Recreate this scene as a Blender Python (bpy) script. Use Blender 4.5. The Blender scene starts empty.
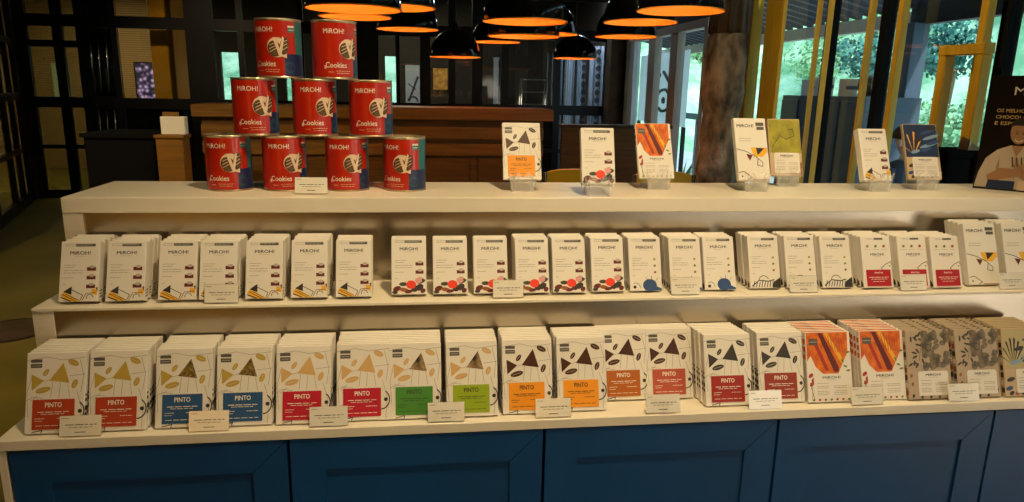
import bpy, bmesh, math, random
from mathutils import Vector, Matrix
from math import sin, cos, pi, radians as RD
random.seed(7)
sc = bpy.context.scene
COL = sc.collection

# ------------------------------------------------------------------ camera
EYE = 1.45
cam = bpy.data.cameras.new('camera'); camo = bpy.data.objects.new('camera', cam); COL.objects.link(camo)
cam.sensor_width = 36.0; cam.lens = 700.0/1024*36; cam.clip_start = 0.02; cam.clip_end = 300
def cam_matrix(yaw, pitch, roll):
    y, p, r = RD(yaw), RD(pitch), RD(roll)
    f = Vector((sin(y)*cos(p), cos(y)*cos(p), -sin(p)))
    rt = Vector((cos(y), -sin(y), 0)); up = rt.cross(f)
    r2 = rt*cos(r)+up*sin(r); u2 = -rt*sin(r)+up*cos(r)
    return Matrix((r2, u2, -f)).transposed()
camo.matrix_world = Matrix.Translation((0, 0, EYE)) @ cam_matrix(7.43, 13.06, 1.155).to_4x4()
sc.camera = camo

# ------------------------------------------------------------------ view, world, sun, big lights
sc.view_settings.view_transform = 'Standard'; sc.view_settings.look = 'None'
sc.view_settings.gamma = 1.0; sc.view_settings.use_curve_mapping = False
sc.view_settings.exposure = 0.0
w = bpy.data.worlds.new('sky'); sc.world = w; w.use_nodes = True
bg = w.node_tree.nodes['Background']; bg.inputs[0].default_value = (0.55, 0.80, 0.92, 1); bg.inputs[1].default_value = 2.1
def light(name, kind, loc, energy, color, rot=(0, 0, 0), **kw):
    l = bpy.data.lights.new(name, kind); l.energy = energy; l.color = color
    for k, v in kw.items(): setattr(l, k, v)
    o = bpy.data.objects.new(name, l); o.location = loc; o.rotation_euler = rot; COL.objects.link(o); return o
light('sun', 'SUN', (10, 5, 20), 5.5, (1.0, 0.97, 0.9), (RD(38), RD(20), 0), angle=0.05)
WARM = (1.0, 0.75, 0.40)
def unseen_spot(x, y, e, tx, ty, tz, cone=70, blend=0.8, color=WARM, r=0.05):  # aimed spot whose source is out of view
    o = light('unseen_spot_beam', 'SPOT', (x, y, 2.93), e, color, spot_size=RD(cone), spot_blend=blend, shadow_soft_size=r)
    o.rotation_euler = (Vector((tx, ty, tz))-Vector((x, y, 2.93))).to_track_quat('-Z', 'Y').to_euler()
SPOTS = [(0.40, 0.62, 134, 0.34, 1.50, 1.05, 72), (-0.9, 0.9, 24, -0.5, 1.5, 1.0, 58), (1.5, 0.9, 44, 1.1, 1.5, 1.1, 60),
         (-3.3, 3.0, 210, -2.7, 4.4, 0, 100), (0.25, -0.9, 34, 0.30, 1.2, 0.75, 30), (-1.3, 7.6, 330, -3.2, 10.0, 1.5, 38), (1.0, 3.4, 80, 2.6, 4.0, 1.5, 95),  # includes spots added to brighten the floor, ochre column and window posts
         (-1.0, 3.9, 60, -1.5, 5.6, 1.0, 50), (-1.2, -.3, 520, -1.2, -1.2, 0.8, 30), (0.5, -.3, 420, 0.45, -1.2, 0.8, 22), (1.8, 1.8, 22, 1.5, 1.6, 1.3, 40), (1.9, -.3, 800, 1.85, -1.2, 0.8, 30), (1.1, 0.2, 2200, 2.6, -.35, .35, 26), (.9, 2.9, 30, 1.0, 3.75, 1.0, 50)]  # includes spots added for pedestal, chairs and what the steel reflects
for k, s in enumerate(SPOTS): unseen_spot(*s[:6], cone=s[6], color=(1.0, .90, .78) if k in (11, 12) else WARM)
light('back_room_ceiling_light', 'AREA', (-5.0, 10.6, 2.8), 75, (1.0, 0.80, 0.42), size=1.5)

# ------------------------------------------------------------------ materials
def mat(name, col=(0.8, 0.8, 0.8), rough=0.6, metal=0.0, emit=None, es=1.0, nstr=0.0, nscale=20, spec=0.5, bump=0.0, stretch=None, coat=0.0, c2=None):
    m = bpy.data.materials.new(name); m.use_nodes = True; nt = m.node_tree
    b = nt.nodes['Principled BSDF']
    b.inputs['Base Color'].default_value = (*col, 1); b.inputs['Roughness'].default_value = rough; b.inputs['Metallic'].default_value = metal
    b.inputs['Specular IOR Level'].default_value = spec; b.inputs['Coat Weight'].default_value = coat
    if emit: b.inputs['Emission Color'].default_value = (*emit, 1); b.inputs['Emission Strength'].default_value = es
    if nstr or bump or c2:
        tc = nt.nodes.new('ShaderNodeTexCoord'); mp = nt.nodes.new('ShaderNodeMapping'); nz = nt.nodes.new('ShaderNodeTexNoise')
        nt.links.new(tc.outputs['Object'], mp.inputs[0]); nt.links.new(mp.outputs[0], nz.inputs['Vector'])
        if stretch: mp.inputs['Scale'].default_value = stretch
        nz.inputs['Scale'].default_value = nscale; nz.inputs['Detail'].default_value = 4
        if nstr or c2:
            cr = nt.nodes.new('ShaderNodeValToRGB'); nt.links.new(nz.outputs[0], cr.inputs[0])
            lo = c2 if c2 else tuple(c*(1-nstr) for c in col); hi = col if c2 else tuple(min(1, c*(1+nstr)) for c in col)
            cr.color_ramp.elements[0].position = 0.35; cr.color_ramp.elements[1].position = 0.65
            cr.color_ramp.elements[0].color = (*lo, 1); cr.color_ramp.elements[1].color = (*hi, 1)
            nt.links.new(cr.outputs[0], b.inputs['Base Color'])
        if bump:
            bp = nt.nodes.new('ShaderNodeBump'); bp.inputs['Strength'].default_value = bump; bp.inputs['Distance'].default_value = 0.01
            nt.links.new(nz.outputs[0], bp.inputs['Height']); nt.links.new(bp.outputs[0], b.inputs['Normal'])
    return m
def glass(name, tint=(0.9, 0.95, 0.95), refl=0.12, rough=0.02):
    m = bpy.data.materials.new(name); m.use_nodes = True; nt = m.node_tree; nt.nodes.clear()
    o = nt.nodes.new('ShaderNodeOutputMaterial'); mx = nt.nodes.new('ShaderNodeMixShader'); t = nt.nodes.new('ShaderNodeBsdfTransparent'); g = nt.nodes.new('ShaderNodeBsdfGlossy')
    f = nt.nodes.new('ShaderNodeFresnel'); f.inputs[0].default_value = 1.45
    mu = nt.nodes.new('ShaderNodeMath'); mu.operation = 'MULTIPLY_ADD'; mu.inputs[1].default_value = 1.0; mu.inputs[2].default_value = refl*0.3
    t.inputs[0].default_value = (*tint, 1); g.inputs[0].default_value = (1, 1, 1, 1); g.inputs[1].default_value = rough
    ge = nt.nodes.new('ShaderNodeNewGeometry'); iv = nt.nodes.new('ShaderNodeMath'); iv.operation = 'SUBTRACT'; iv.inputs[0].default_value = 1.0; nt.links.new(ge.outputs['Backfacing'], iv.inputs[1])
    m2 = nt.nodes.new('ShaderNodeMath'); m2.operation = 'MULTIPLY'; nt.links.new(mu.outputs[0], m2.inputs[0]); nt.links.new(iv.outputs[0], m2.inputs[1])
    nt.links.new(f.outputs[0], mu.inputs[0]); nt.links.new(m2.outputs[0], mx.inputs[0]); nt.links.new(t.outputs[0], mx.inputs[1]); nt.links.new(g.outputs[0], mx.inputs[2]); nt.links.new(mx.outputs[0], o.inputs[0])
    return m
M = {}
def C(name, col, rough=0.55, **k):
    M[name] = mat(name, col, rough, **k)
C('white_laminate', (0.80, 0.74, 0.62), 0.38)
C('paper', (0.80, 0.76, 0.70), 0.5)
C('paper_edge', (0.76, 0.70, 0.58), 0.6)
C('card_white', (0.92, 0.88, 0.78), 0.5)
C('ink', (0.035, 0.03, 0.025), 0.5)
C('grey_ink', (0.30, 0.27, 0.24), 0.6)
C('light_ink', (0.50, 0.46, 0.40), 0.6)
C('line_ink', (0.22, 0.19, 0.16), 0.6)
C('dark_badge', (0.10, 0.095, 0.085), 0.5)
C('choc_dark', (0.07, 0.025, 0.012), 0.35)
C('choc_black', (0.04, 0.03, 0.018), 0.35)
C('choc_yellow', (0.52, 0.36, 0.06), 0.5)
C('choc_spotted', (0.34, 0.22, 0.05), 0.5, c2=(0.03, 0.025, 0.01), nscale=180)
C('choc_peach', (0.66, 0.42, 0.17), 0.5)
C('choc_cookie', (0.45, 0.30, 0.14), 0.5, c2=(0.02, 0.015, 0.012), nscale=60)
C('tag_brick', (0.44, 0.045, 0.012)); C('tag_blue', (0.018, 0.085, 0.23)); C('tag_crimson', (0.50, 0.006, 0.03)); C('tag_green', (0.065, 0.26, 0.035))
C('tag_lime', (0.30, 0.42, 0.01)); C('tag_orange', (0.90, 0.33, 0.008)); C('tag_brown', (0.46, 0.12, 0.01)); C('tag_salmon', (0.48, 0.085, 0.045))
C('tag_dark_red', (0.36, 0.02, 0.012)); C('tag_rust', (0.32, 0.035, 0.018)); C('tag_ruby', (0.42, 0.006, 0.018))
C('art_orange', (0.80, 0.20, 0.012), c2=(0.55, 0.09, 0.008), nscale=60)
C('art_red', (0.42, 0.03, 0.02)); C('art_yellow', (0.85, 0.45, 0.03)); C('art_tan', (0.56, 0.42, 0.27)); C('art_olive', (0.40, 0.36, 0.03), c2=(0.24, 0.22, 0.02), nscale=40)
C('art_blue', (0.03, 0.08, 0.22)); C('art_navy', (0.012, 0.03, 0.10)); C('art_teal', (0.03, 0.20, 0.20)); C('art_scarlet', (0.85, 0.05, 0.02)); C('art_leaf', (0.05, 0.06, 0.02))
C('leaf_ink', (0.05, 0.045, 0.03)); C('art_sand', (0.50, 0.42, 0.22)); C('art_greige', (0.46, 0.36, 0.26)); C('art_maroon', (0.13, 0.015, 0.012)); C('art_botanic', (0.07, 0.062, 0.045), c2=(0.25, 0.20, 0.14), nscale=70); C('art_sky', (0.20, 0.34, 0.52)); C('art_pink', (0.75, 0.35, 0.35)); C('art_brown', (0.30, 0.10, 0.03)); C('art_green', (0.16, 0.22, 0.03))
C('can_red', (0.48, 0.017, 0.005), 0.28, coat=0.3); C('can_red_dark', (0.50, 0.02, 0.01), 0.28); C('can_navy', (0.015, 0.025, 0.10), 0.3); C('can_teal', (0.03, 0.17, 0.17), 0.3)
C('can_cream', (0.80, 0.60, 0.42), 0.4); C('can_white', (0.85, 0.75, 0.65), 0.4); C('tin_rim', (0.75, 0.62, 0.42), 0.3, metal=0.8); C('cookie_brown', (0.06, 0.03, 0.012), 0.6, c2=(0.14, 0.07, 0.025), nscale=150)
C('door_blue', (0.001, 0.055, 0.20), 0.45, nstr=0.08, nscale=6); C('seam_black', (0.003, 0.003, 0.004), 0.8)
C('black_metal', (0.006, 0.006, 0.007), 0.35); C('black_gloss', (0.004, 0.004, 0.004), 0.12); C('lamp_orange', (1.0, 0.40, 0.03), 0.5)
C('bulb', (1, 0.9, 0.7), emit=(1.0, 0.55, 0.2), es=2)
C('black_matte', (0.006, 0.006, 0.007), 0.9, spec=0.1); C('chrome', (0.7, 0.7, 0.7), 0.2, metal=1.0)
C('yellow_wood', (0.62, 0.36, 0.015), 0.5, nstr=0.12, nscale=5, stretch=(6, 6, 0.6)); C('ochre_paint', (0.75, 0.33, 0.01), 0.5)
C('bar_wood', (0.15, 0.065, 0.010), 0.45, nstr=0.25, nscale=4, stretch=(0.6, 6, 10)); C('bar_wood_light', (0.25, 0.115, 0.018), 0.4, nstr=0.2, nscale=4, stretch=(0.6, 6, 10)); C('dark_wood', (0.06, 0.035, 0.015), 0.6, nstr=0.3, nscale=8)
C('frame_wood', (0.60, 0.48, 0.40), 0.5); C('frame_white', (0.80, 0.80, 0.82), 0.5); C('brown_wall', (0.10, 0.06, 0.03), 0.7, nstr=0.3, nscale=5, bump=0.5)
C('pink_card', (0.80, 0.52, 0.42), 0.7); C('box_grey', (0.70, 0.66, 0.64), 0.7); C('deck_blue', (0.06, 0.085, 0.13), 0.6)
C('skin', (0.90, 0.60, 0.55), 0.6); C('hair', (0.05, 0.03, 0.025), 0.7); C('navy_cloth', (0.03, 0.045, 0.085), 0.8)
C('porch_slat', (0.65, 0.70, 0.85), 0.6); M['porch_slat'].node_tree.nodes['Principled BSDF'].inputs['Transmission Weight'].default_value = 0.0; C('rafter', (0.015, 0.015, 0.02), 0.6); C('porch_beam', (0.42, 0.36, 0.26), 0.6)
C('yellow_plastic', (0.90, 0.50, 0.01), 0.4); C('concrete_deck', (0.45, 0.47, 0.48), 0.8, nstr=0.1, nscale=3)
C('trunk', (0.12, 0.09, 0.06), 0.9); C('poster_black', (0.012, 0.009, 0.006), 0.15); C('poster_gold', (0.62, 0.42, 0.15), 0.4); C('poster_jacket', (0.62, 0.50, 0.38), 0.5); C('poster_skin', (0.45, 0.23, 0.11), 0.5); C('poster_hair', (0.02, 0.013, 0.008), 0.5); C('poster_shadow', (0.36, 0.26, 0.18), 0.5)
C('ceiling_dark', (0.035, 0.03, 0.024), 0.8); C('reflect_gold', (0.60, 0.36, 0.08), 0.7); C('reflect_pale', (0.80, 0.78, 0.72), 0.7); C('wall_dark', (0.03, 0.025, 0.018), 0.8); C('curtain', (0.42, 0.50, 0.62), 0.7); C('dot_dark', (0.03, 0.04, 0.06), 0.6)  # gold and pale tones serve as bright areas mirrored by the steel
C('pale_green', (0.55, 0.72, 0.45), 0.6); C('amber_art', (0.75, 0.40, 0.06), 0.6, c2=(0.25, 0.12, 0.03), nscale=12, emit=(0.8, 0.4, 0.08), es=0.12)  # the amber picture gets a faint glow of its own
M['acrylic'] = glass('acrylic', (0.97, 0.97, 0.97), 0.25, 0.08)
def frosted(name, f):
    m = bpy.data.materials.new(name); m.use_nodes = True; nt = m.node_tree; b_ = nt.nodes['Principled BSDF']; b_.inputs['Base Color'].default_value = (.9, .9, .88, 1); b_.inputs['Roughness'].default_value = .25
    o = nt.nodes['Material Output']; t = nt.nodes.new('ShaderNodeBsdfTransparent'); x = nt.nodes.new('ShaderNodeMixShader'); x.inputs[0].default_value = f; nt.links.new(t.outputs[0], x.inputs[1]); nt.links.new(b_.outputs[0], x.inputs[2]); nt.links.new(x.outputs[0], o.inputs[0]); return m
M['acrylic_lip'] = frosted('acrylic_lip', .20)
M['window_glass'] = glass('window_glass', (0.86, 0.93, 0.95), 0.1)
M['dark_glass'] = glass('dark_glass', (0.72, 0.74, 0.72), 0.05)

def translucent(m, col):
    nt = m.node_tree; b_ = nt.nodes['Principled BSDF']; o = nt.nodes['Material Output']; t = nt.nodes.new('ShaderNodeBsdfTranslucent'); t.inputs[0].default_value = (*col, 1); x = nt.nodes.new('ShaderNodeMixShader'); x.inputs[0].default_value = .8
    nt.links.new(b_.outputs[0], x.inputs[1]); nt.links.new(t.outputs[0], x.inputs[2]); nt.links.new(x.outputs[0], o.inputs[0])
C('sign_paper', (0.85, 0.85, 0.88), 0.6); translucent(M['sign_paper'], (0.95, 0.95, 0.98)); translucent(M['porch_slat'], (0.75, 0.78, 0.92))
def brushed():
    m = mat('brushed_steel', (0.43, 0.38, 0.31), 0.26, metal=1.0); nt = m.node_tree; b = nt.nodes['Principled BSDF']
    b.inputs['Anisotropic'].default_value = 0.65; tg = nt.nodes.new('ShaderNodeTangent'); tg.direction_type = 'RADIAL'; tg.axis = 'Z'; nt.links.new(tg.outputs[0], b.inputs['Tangent'])
    tc = nt.nodes.new('ShaderNodeTexCoord'); mp = nt.nodes.new('ShaderNodeMapping'); nz = nt.nodes.new('ShaderNodeTexNoise')
    mp.inputs['Scale'].default_value = (2, 2, 300); nz.inputs['Scale'].default_value = 3
    nt.links.new(tc.outputs['Object'], mp.inputs[0]); nt.links.new(mp.outputs[0], nz.inputs['Vector'])
    bp = nt.nodes.new('ShaderNodeBump'); bp.inputs['Strength'].default_value = 0.03; bp.inputs['Distance'].default_value = 0.002
    nt.links.new(nz.outputs[0], bp.inputs['Height']); nt.links.new(bp.outputs[0], b.inputs['Normal'])
    return m
M['steel'] = brushed()
def floor_mat():
    m = mat('polished_concrete', (0.12, 0.095, 0.012), 0.38, spec=0.4); nt = m.node_tree; b = nt.nodes['Principled BSDF']
    tc = nt.nodes.new('ShaderNodeTexCoord'); nz = nt.nodes.new('ShaderNodeTexNoise'); nz.inputs['Scale'].default_value = 1.6; nz.inputs['Detail'].default_value = 6
    cr = nt.nodes.new('ShaderNodeValToRGB'); cr.color_ramp.elements[0].position = 0.3; cr.color_ramp.elements[1].position = 0.75
    cr.color_ramp.elements[0].color = (0.10, 0.078, 0.008, 1); cr.color_ramp.elements[1].color = (0.21, 0.165, 0.024, 1)
    nt.links.new(tc.outputs['Object'], nz.inputs['Vector']); nt.links.new(nz.outputs[0], cr.inputs[0]); nt.links.new(cr.outputs[0], b.inputs['Base Color']); return m
M['floor'] = floor_mat()
def planks(name, a, bcol, sc_=9.0):
    m = mat(name, a, 0.6); nt = m.node_tree; b = nt.nodes['Principled BSDF']
    tc = nt.nodes.new('ShaderNodeTexCoord'); wv = nt.nodes.new('ShaderNodeTexWave'); wv.bands_direction = 'Z'; wv.inputs['Scale'].default_value = sc_; wv.inputs['Distortion'].default_value = 0.3
    cr = nt.nodes.new('ShaderNodeValToRGB'); cr.color_ramp.elements[0].color = (*bcol, 1); cr.color_ramp.elements[1].color = (*a, 1); cr.color_ramp.elements[1].position = 0.3
    nt.links.new(tc.outputs['Object'], wv.inputs['Vector']); nt.links.new(wv.outputs[0], cr.inputs[0]); nt.links.new(cr.outputs[0], b.inputs['Base Color']); return m
M['wood_planks'] = planks('wood_planks', (0.42, 0.27, 0.10), (0.20, 0.12, 0.04))
def stone_mat():
    m = mat('rough_timber', (0.13, 0.075, 0.045), 0.85); nt = m.node_tree; b = nt.nodes['Principled BSDF']
    tc = nt.nodes.new('ShaderNodeTexCoord'); mp = nt.nodes.new('ShaderNodeMapping'); mp.inputs['Scale'].default_value = (4, 4, 2); mz = nt.nodes.new('ShaderNodeTexNoise'); mz.inputs['Scale'].default_value = 3; mz.inputs['Detail'].default_value = 8
    cr = nt.nodes.new('ShaderNodeValToRGB'); cr.color_ramp.elements[0].color = (0.030, 0.020, 0.012, 1); cr.color_ramp.elements[1].color = (0.30, 0.22, 0.15, 1); cr.color_ramp.elements[0].position = 0.35; cr.color_ramp.elements[1].position = 0.72
    bp = nt.nodes.new('ShaderNodeBump'); bp.inputs['Strength'].default_value = 0.9; bp.inputs['Distance'].default_value = 0.05
    nt.links.new(tc.outputs['Object'], mp.inputs[0]); nt.links.new(mp.outputs[0], mz.inputs['Vector']); nt.links.new(mz.outputs[0], cr.inputs[0]); nt.links.new(cr.outputs[0], b.inputs['Base Color']); nt.links.new(mz.outputs[0], bp.inputs['Height']); nt.links.new(bp.outputs[0], b.inputs['Normal']); return m
M['rough_timber'] = stone_mat()
def foliage(name, a, b_, s=1.4):
    m = mat(name, a, 0.95, c2=b_, nscale=s, spec=0.1); nt = m.node_tree
    nz = [n for n in nt.nodes if n.type == 'TEX_NOISE'][0]; nz.inputs['Detail'].default_value = 9; nz.inputs['Roughness'].default_value = .72
    cr = [n for n in nt.nodes if n.type == 'VALTORGB'][0]; cr.color_ramp.elements[0].position = .42; cr.color_ramp.elements[1].position = .60; return m
M['hill_green'] = foliage('hill_green', (0.62, 0.84, 0.62), (0.16, 0.38, 0.22), 0.55)
M['leaf_bright'] = foliage('leaf_bright', (0.50, 0.72, 0.40), (0.22, 0.45, 0.25), 3); M['leaf_deep'] = foliage('leaf_deep', (0.10, 0.28, 0.22), (0.05, 0.14, 0.14), 3)
def screen_mat():
    m = bpy.data.materials.new('screen_picture'); m.use_nodes = True; nt = m.node_tree; b = nt.nodes['Principled BSDF']; b.inputs['Base Color'].default_value = (0.02, 0.02, 0.02, 1)
    tc = nt.nodes.new('ShaderNodeTexCoord'); v = nt.nodes.new('ShaderNodeTexVoronoi'); v.inputs['Scale'].default_value = 14
    cr = nt.nodes.new('ShaderNodeValToRGB'); e = cr.color_ramp.elements; e[0].color = (0.9, 0.75, 0.8, 1); e[1].color = (0.01, 0.01, 0.03, 1); e[0].position = 0.12; e[1].position = 0.6
    n = cr.color_ramp.elements.new(0.35); n.color = (0.35, 0.18, 0.42, 1)
    nt.links.new(tc.outputs['Object'], v.inputs['Vector']); nt.links.new(v.outputs['Distance'], cr.inputs[0]); nt.links.new(cr.outputs[0], b.inputs['Emission Color']); b.inputs['Emission Strength'].default_value = 0.9; return m
M['screen'] = screen_mat()

# ------------------------------------------------------------------ mesh builder
_tc = {}
def text_geo(s):
    if s in _tc: return _tc[s]
    cu = bpy.data.curves.new('t', 'FONT'); cu.body = s; cu.size = 1; cu.resolution_u = 2
    o = bpy.data.objects.new('t', cu); COL.objects.link(o); dg = bpy.context.evaluated_depsgraph_get(); dg.update()
    me = o.evaluated_get(dg).to_mesh(); vs = [(v.co.x, v.co.y) for v in me.vertices]; fs = [tuple(p.vertices) for p in me.polygons]
    o.evaluated_get(dg).to_mesh_clear(); bpy.data.objects.remove(o); bpy.data.curves.remove(cu)
    x0 = min(v[0] for v in vs); x1 = max(v[0] for v in vs); y0 = min(v[1] for v in vs); y1 = max(v[1] for v in vs)
    _tc[s] = ([((x-x0)/(x1-x0), (y-y0)/(y1-y0)) for x, y in vs], fs); return _tc[s]
class MB:
    def __init__(s): s.v = []; s.f = []; s.mi = []; s.ms = []; s.smooth = []
    def m(s, name):
        if name not in s.ms: s.ms.append(name)
        return s.ms.index(name)
    def add(s, vs, fs, m, smooth=False):
        b = len(s.v); k = s.m(m); s.v += [tuple(v) for v in vs]
        for f in fs: s.f.append(tuple(i+b for i in f)); s.mi.append(k); s.smooth.append(smooth)
    def box(s, x0, x1, y0, y1, z0, z1, m, T=None):
        vs = [Vector((x, y, z)) for x in (x0, x1) for y in (y0, y1) for z in (z0, z1)]
        if T is not None: vs = [T @ v for v in vs]
        s.add(vs, [(0, 1, 3, 2), (4, 6, 7, 5), (0, 4, 5, 1), (2, 3, 7, 6), (0, 2, 6, 4), (1, 5, 7, 3)], m)
    def cbox(s, x0, x1, y0, y1, z0, z1, m, c=0.002, T=None):   # box with chamfered edges (all round vertical + top/bottom)
        r = [];
        for z, ins in ((z0, c), (z0+c, 0), (z1-c, 0), (z1, c)):
            a0, a1, b0, b1 = x0+ins, x1-ins, y0+ins, y1-ins
            r.append([(a0+c, b0, z), (a1-c, b0, z), (a1, b0+c, z), (a1, b1-c, z), (a1-c, b1, z), (a0+c, b1, z), (a0, b1-c, z), (a0, b0+c, z)])
        s.rings(r, m, T=T, smooth=False)
    def rings(s, rs, m, caps=True, T=None, smooth=True):
        n = len(rs[0]); vs = [Vector(p) for r in rs for p in r]
        if T is not None: vs = [T @ v for v in vs]
        fs = [(i*n+j, i*n+(j+1) % n, (i+1)*n+(j+1) % n, (i+1)*n+j) for i in range(len(rs)-1) for j in range(n)]
        if caps: fs += [tuple(range(n-1, -1, -1)), tuple(range((len(rs)-1)*n, len(rs)*n))]
        s.add(vs, fs, m, smooth)
    def lathe(s, prof, m, n=32, caps=False, T=None, smooth=True):
        s.rings([[(r*cos(2*pi*j/n), r*sin(2*pi*j/n), z) for j in range(n)] for r, z in prof], m, caps, T, smooth)
    def tube(s, pts, r, m, n=8):
        P = [Vector(p) for p in pts]; rs = []
        for i, p in enumerate(P):
            d = (P[min(i+1, len(P)-1)]-P[max(i-1, 0)]).normalized(); a = d.orthogonal().normalized()
            if i and abs(d.z) < .99: a = Vector((0, 0, 1)).cross(d).normalized()
            elif abs(d.z) < .99: a = Vector((0, 0, 1)).cross(d).normalized()
            b = d.cross(a); rr = r[i] if isinstance(r, (list, tuple)) else r
            rs.append([p+a*rr*cos(2*pi*j/n)+b*rr*sin(2*pi*j/n) for j in range(n)])
        s.rings(rs, m)
    def prism(s, poly, axis, a, b, m):     # poly in the two other axes
        def P(u, v, t): return {'x': (t, u, v), 'y': (u, t, v), 'z': (u, v, t)}[axis]
        n = len(poly); vs = [P(u, v, a) for u, v in poly]+[P(u, v, b) for u, v in poly]
        s.add(vs, [tuple(range(n-1, -1, -1)), tuple(range(n, 2*n))]+[(i, (i+1) % n, (i+1) % n+n, i+n) for i in range(n)], m)
    def sphere(s, c, r, m, n=16, k=10, T=None):
        rx, ry, rz = r if isinstance(r, tuple) else (r, r, r)
        s.rings([[(c[0]+rx*sin(pi*i/k)*cos(2*pi*j/n), c[1]+ry*sin(pi*i/k)*sin(2*pi*j/n), c[2]-rz*cos(pi*i/k)) for j in range(n)] for i in range(1, k)], m, True, T)
    # flat print on the front (-y) side: points (x, z) at depth y
    def art(s, poly, m, y): s.add([(u, y, v) for u, v in poly], [tuple(range(len(poly)))], m)
    def rect(s, x0, x1, z0, z1, m, y): s.art([(x0, z0), (x1, z0), (x1, z1), (x0, z1)], m, y)
    def ell(s, cx, cz, rx, rz, m, y, a=0, n=14):
        a = RD(a); s.art([(cx+rx*cos(t)*cos(a)-rz*sin(t)*sin(a), cz+rx*cos(t)*sin(a)+rz*sin(t)*cos(a)) for t in [2*pi*i/n for i in range(n)]], m, y)
    def line(s, pts, wd, m, y):
        for (x0, z0), (x1, z1) in zip(pts, pts[1:]):
            L = math.hypot(x1-x0, z1-z0) or 1; nx, nz = -(z1-z0)/L*wd/2, (x1-x0)/L*wd/2
            s.art([(x0-nx, z0-nz), (x1-nx, z1-nz), (x1+nx, z1+nz), (x0+nx, z0+nz)], m, y)
    def arc(s, cx, cz, r, a0, a1, wd, m, y, n=10, rz=None):
        rz = rz or r; s.line([(cx+r*cos(RD(a0+(a1-a0)*i/n)), cz+rz*sin(RD(a0+(a1-a0)*i/n))) for i in range(n+1)], wd, m, y)
    def text(s, t, x0, x1, z0, z1, m, y, bold=0):
        vs, fs = text_geo(t)
        offs = [(0, 0)] + ([(bold, 0), (0, bold)] if bold else [])
        for k, (ox, oz) in enumerate(offs):
            s.add([(x0+(x1-x0)*u+ox, y-k*2e-5, z0+(z1-z0)*v+oz) for u, v in vs], fs, m)
    def dashes(s, x0, x1, z, h, m, y, seed=0, gap=0.08):
        r = random.Random(seed); x = x0; W = x1-x0
        while x < x1-W*0.03:
            l = min(W*r.uniform(0.10, 0.28), x1-x); s.rect(x, x+l, z-h/2, z+h/2, m, y); x += l+W*gap*0.5
    def mesh(s, name):
        me = bpy.data.meshes.new(name); me.from_pydata(s.v, [], s.f)
        for k in s.ms: me.materials.append(M[k])
        me.polygons.foreach_set('material_index', s.mi); me.polygons.foreach_set('use_smooth', s.smooth); me.update(); return me
    def build(s, name, parent=None, loc=(0, 0, 0), rz=0, fixn=False):
        me = s.mesh(name)
        if fixn:
            b = bmesh.new(); b.from_mesh(me); bmesh.ops.recalc_face_normals(b, faces=b.faces); b.to_mesh(me); b.free()
        o = bpy.data.objects.new(name, me); COL.objects.link(o); o.location = loc; o.rotation_euler = (0, 0, rz)
        if parent: o.parent = parent
        return o
def empty(name, loc=(0, 0, 0), rz=0):
    o = bpy.data.objects.new(name, None); o.empty_display_size = 0.05; o.location = loc; o.rotation_euler = (0, 0, rz); COL.objects.link(o); return o
def tag(o, label, cat, group=None):
    o['label'] = label; o['category'] = cat
    if group: o['group'] = group
    return o
def struct(o): o['kind'] = 'structure'; return o
def inst(me, name, loc, rz=0, parent=None, rx=0):
    o = bpy.data.objects.new(name, me); COL.objects.link(o); o.location = loc; o.rotation_euler = (rx, 0, rz)
    if parent: o.parent = parent
    return o
ORD = ['front', 'second', 'third', 'fourth', 'fifth', 'sixth', 'seventh', 'eighth', 'ninth', 'tenth', 'eleventh', 'twelfth', 'thirteenth', 'fourteenth', 'fifteenth', 'sixteenth', 'seventeenth', 'eighteenth', 'nineteenth', 'twentieth', 'twenty first', 'twenty second', 'twenty third', 'twenty fourth', 'twenty fifth']
def nth(i): return 'first' if i == 0 else ORD[i]

# ------------------------------------------------------------------ room shell
def B(name, *a, m, T=None):
    b = MB(); b.box(*a, m, T=T); return b.build(name)
struct(B('floor', -9, 2.7, -2.6, 13, -0.1, 0, m='floor'))
CEIL = struct(B('ceiling', -9, 2.7, -2.6, 13, 3.0, 3.1, m='ceiling_dark'))
struct(B('wall_front', -9, 2.7, -1.3, -1.2, 0, 3.0, m='wall_dark'))
for x0, x1, m_ in ((-1.75, -.75, 'reflect_gold'), (.15, .75, 'reflect_gold'), (1.35, 2.3, 'reflect_pale')): struct(B('reflect_panel_1', x0, x1, -1.2, -1.17, 0, 3.0, m=m_))  # unseen panels added behind the camera for the risers to reflect
XR = 2.6
# right wall: sill, lintel, solid corner
b = MB(); b.box(XR, XR+.12, 2.0, 9.4, 0, 0.48, 'brown_wall'); b.box(XR, XR+.12, 6.2, 9.4, 2.12, 3.0, 'ceiling_dark'); b.box(XR, XR+.12, -2.6, 6.2, 2.7, 3.0, 'ceiling_dark')
b.box(XR, XR+.12, 9.02, 9.4, 0.48, 2.12, 'brown_wall'); b.box(XR, XR+.12, -1.25, 2.0, 0, .48, 'reflect_pale'); b.box(XR, XR+.12, -1.25, .9, .48, 2.7, 'reflect_pale'); b.box(XR, XR+.12, 1.8, 2.0, .48, 2.7, 'wall_dark'); struct(b.build('wall_right'))  # pale stretch out of view, coloured to whiten the steel reflection
b = MB(); b.box(2.42, 2.66, 9.1, 9.36, 0, 3.0, 'brown_wall'); struct(b.build('wall_corner'))
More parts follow.
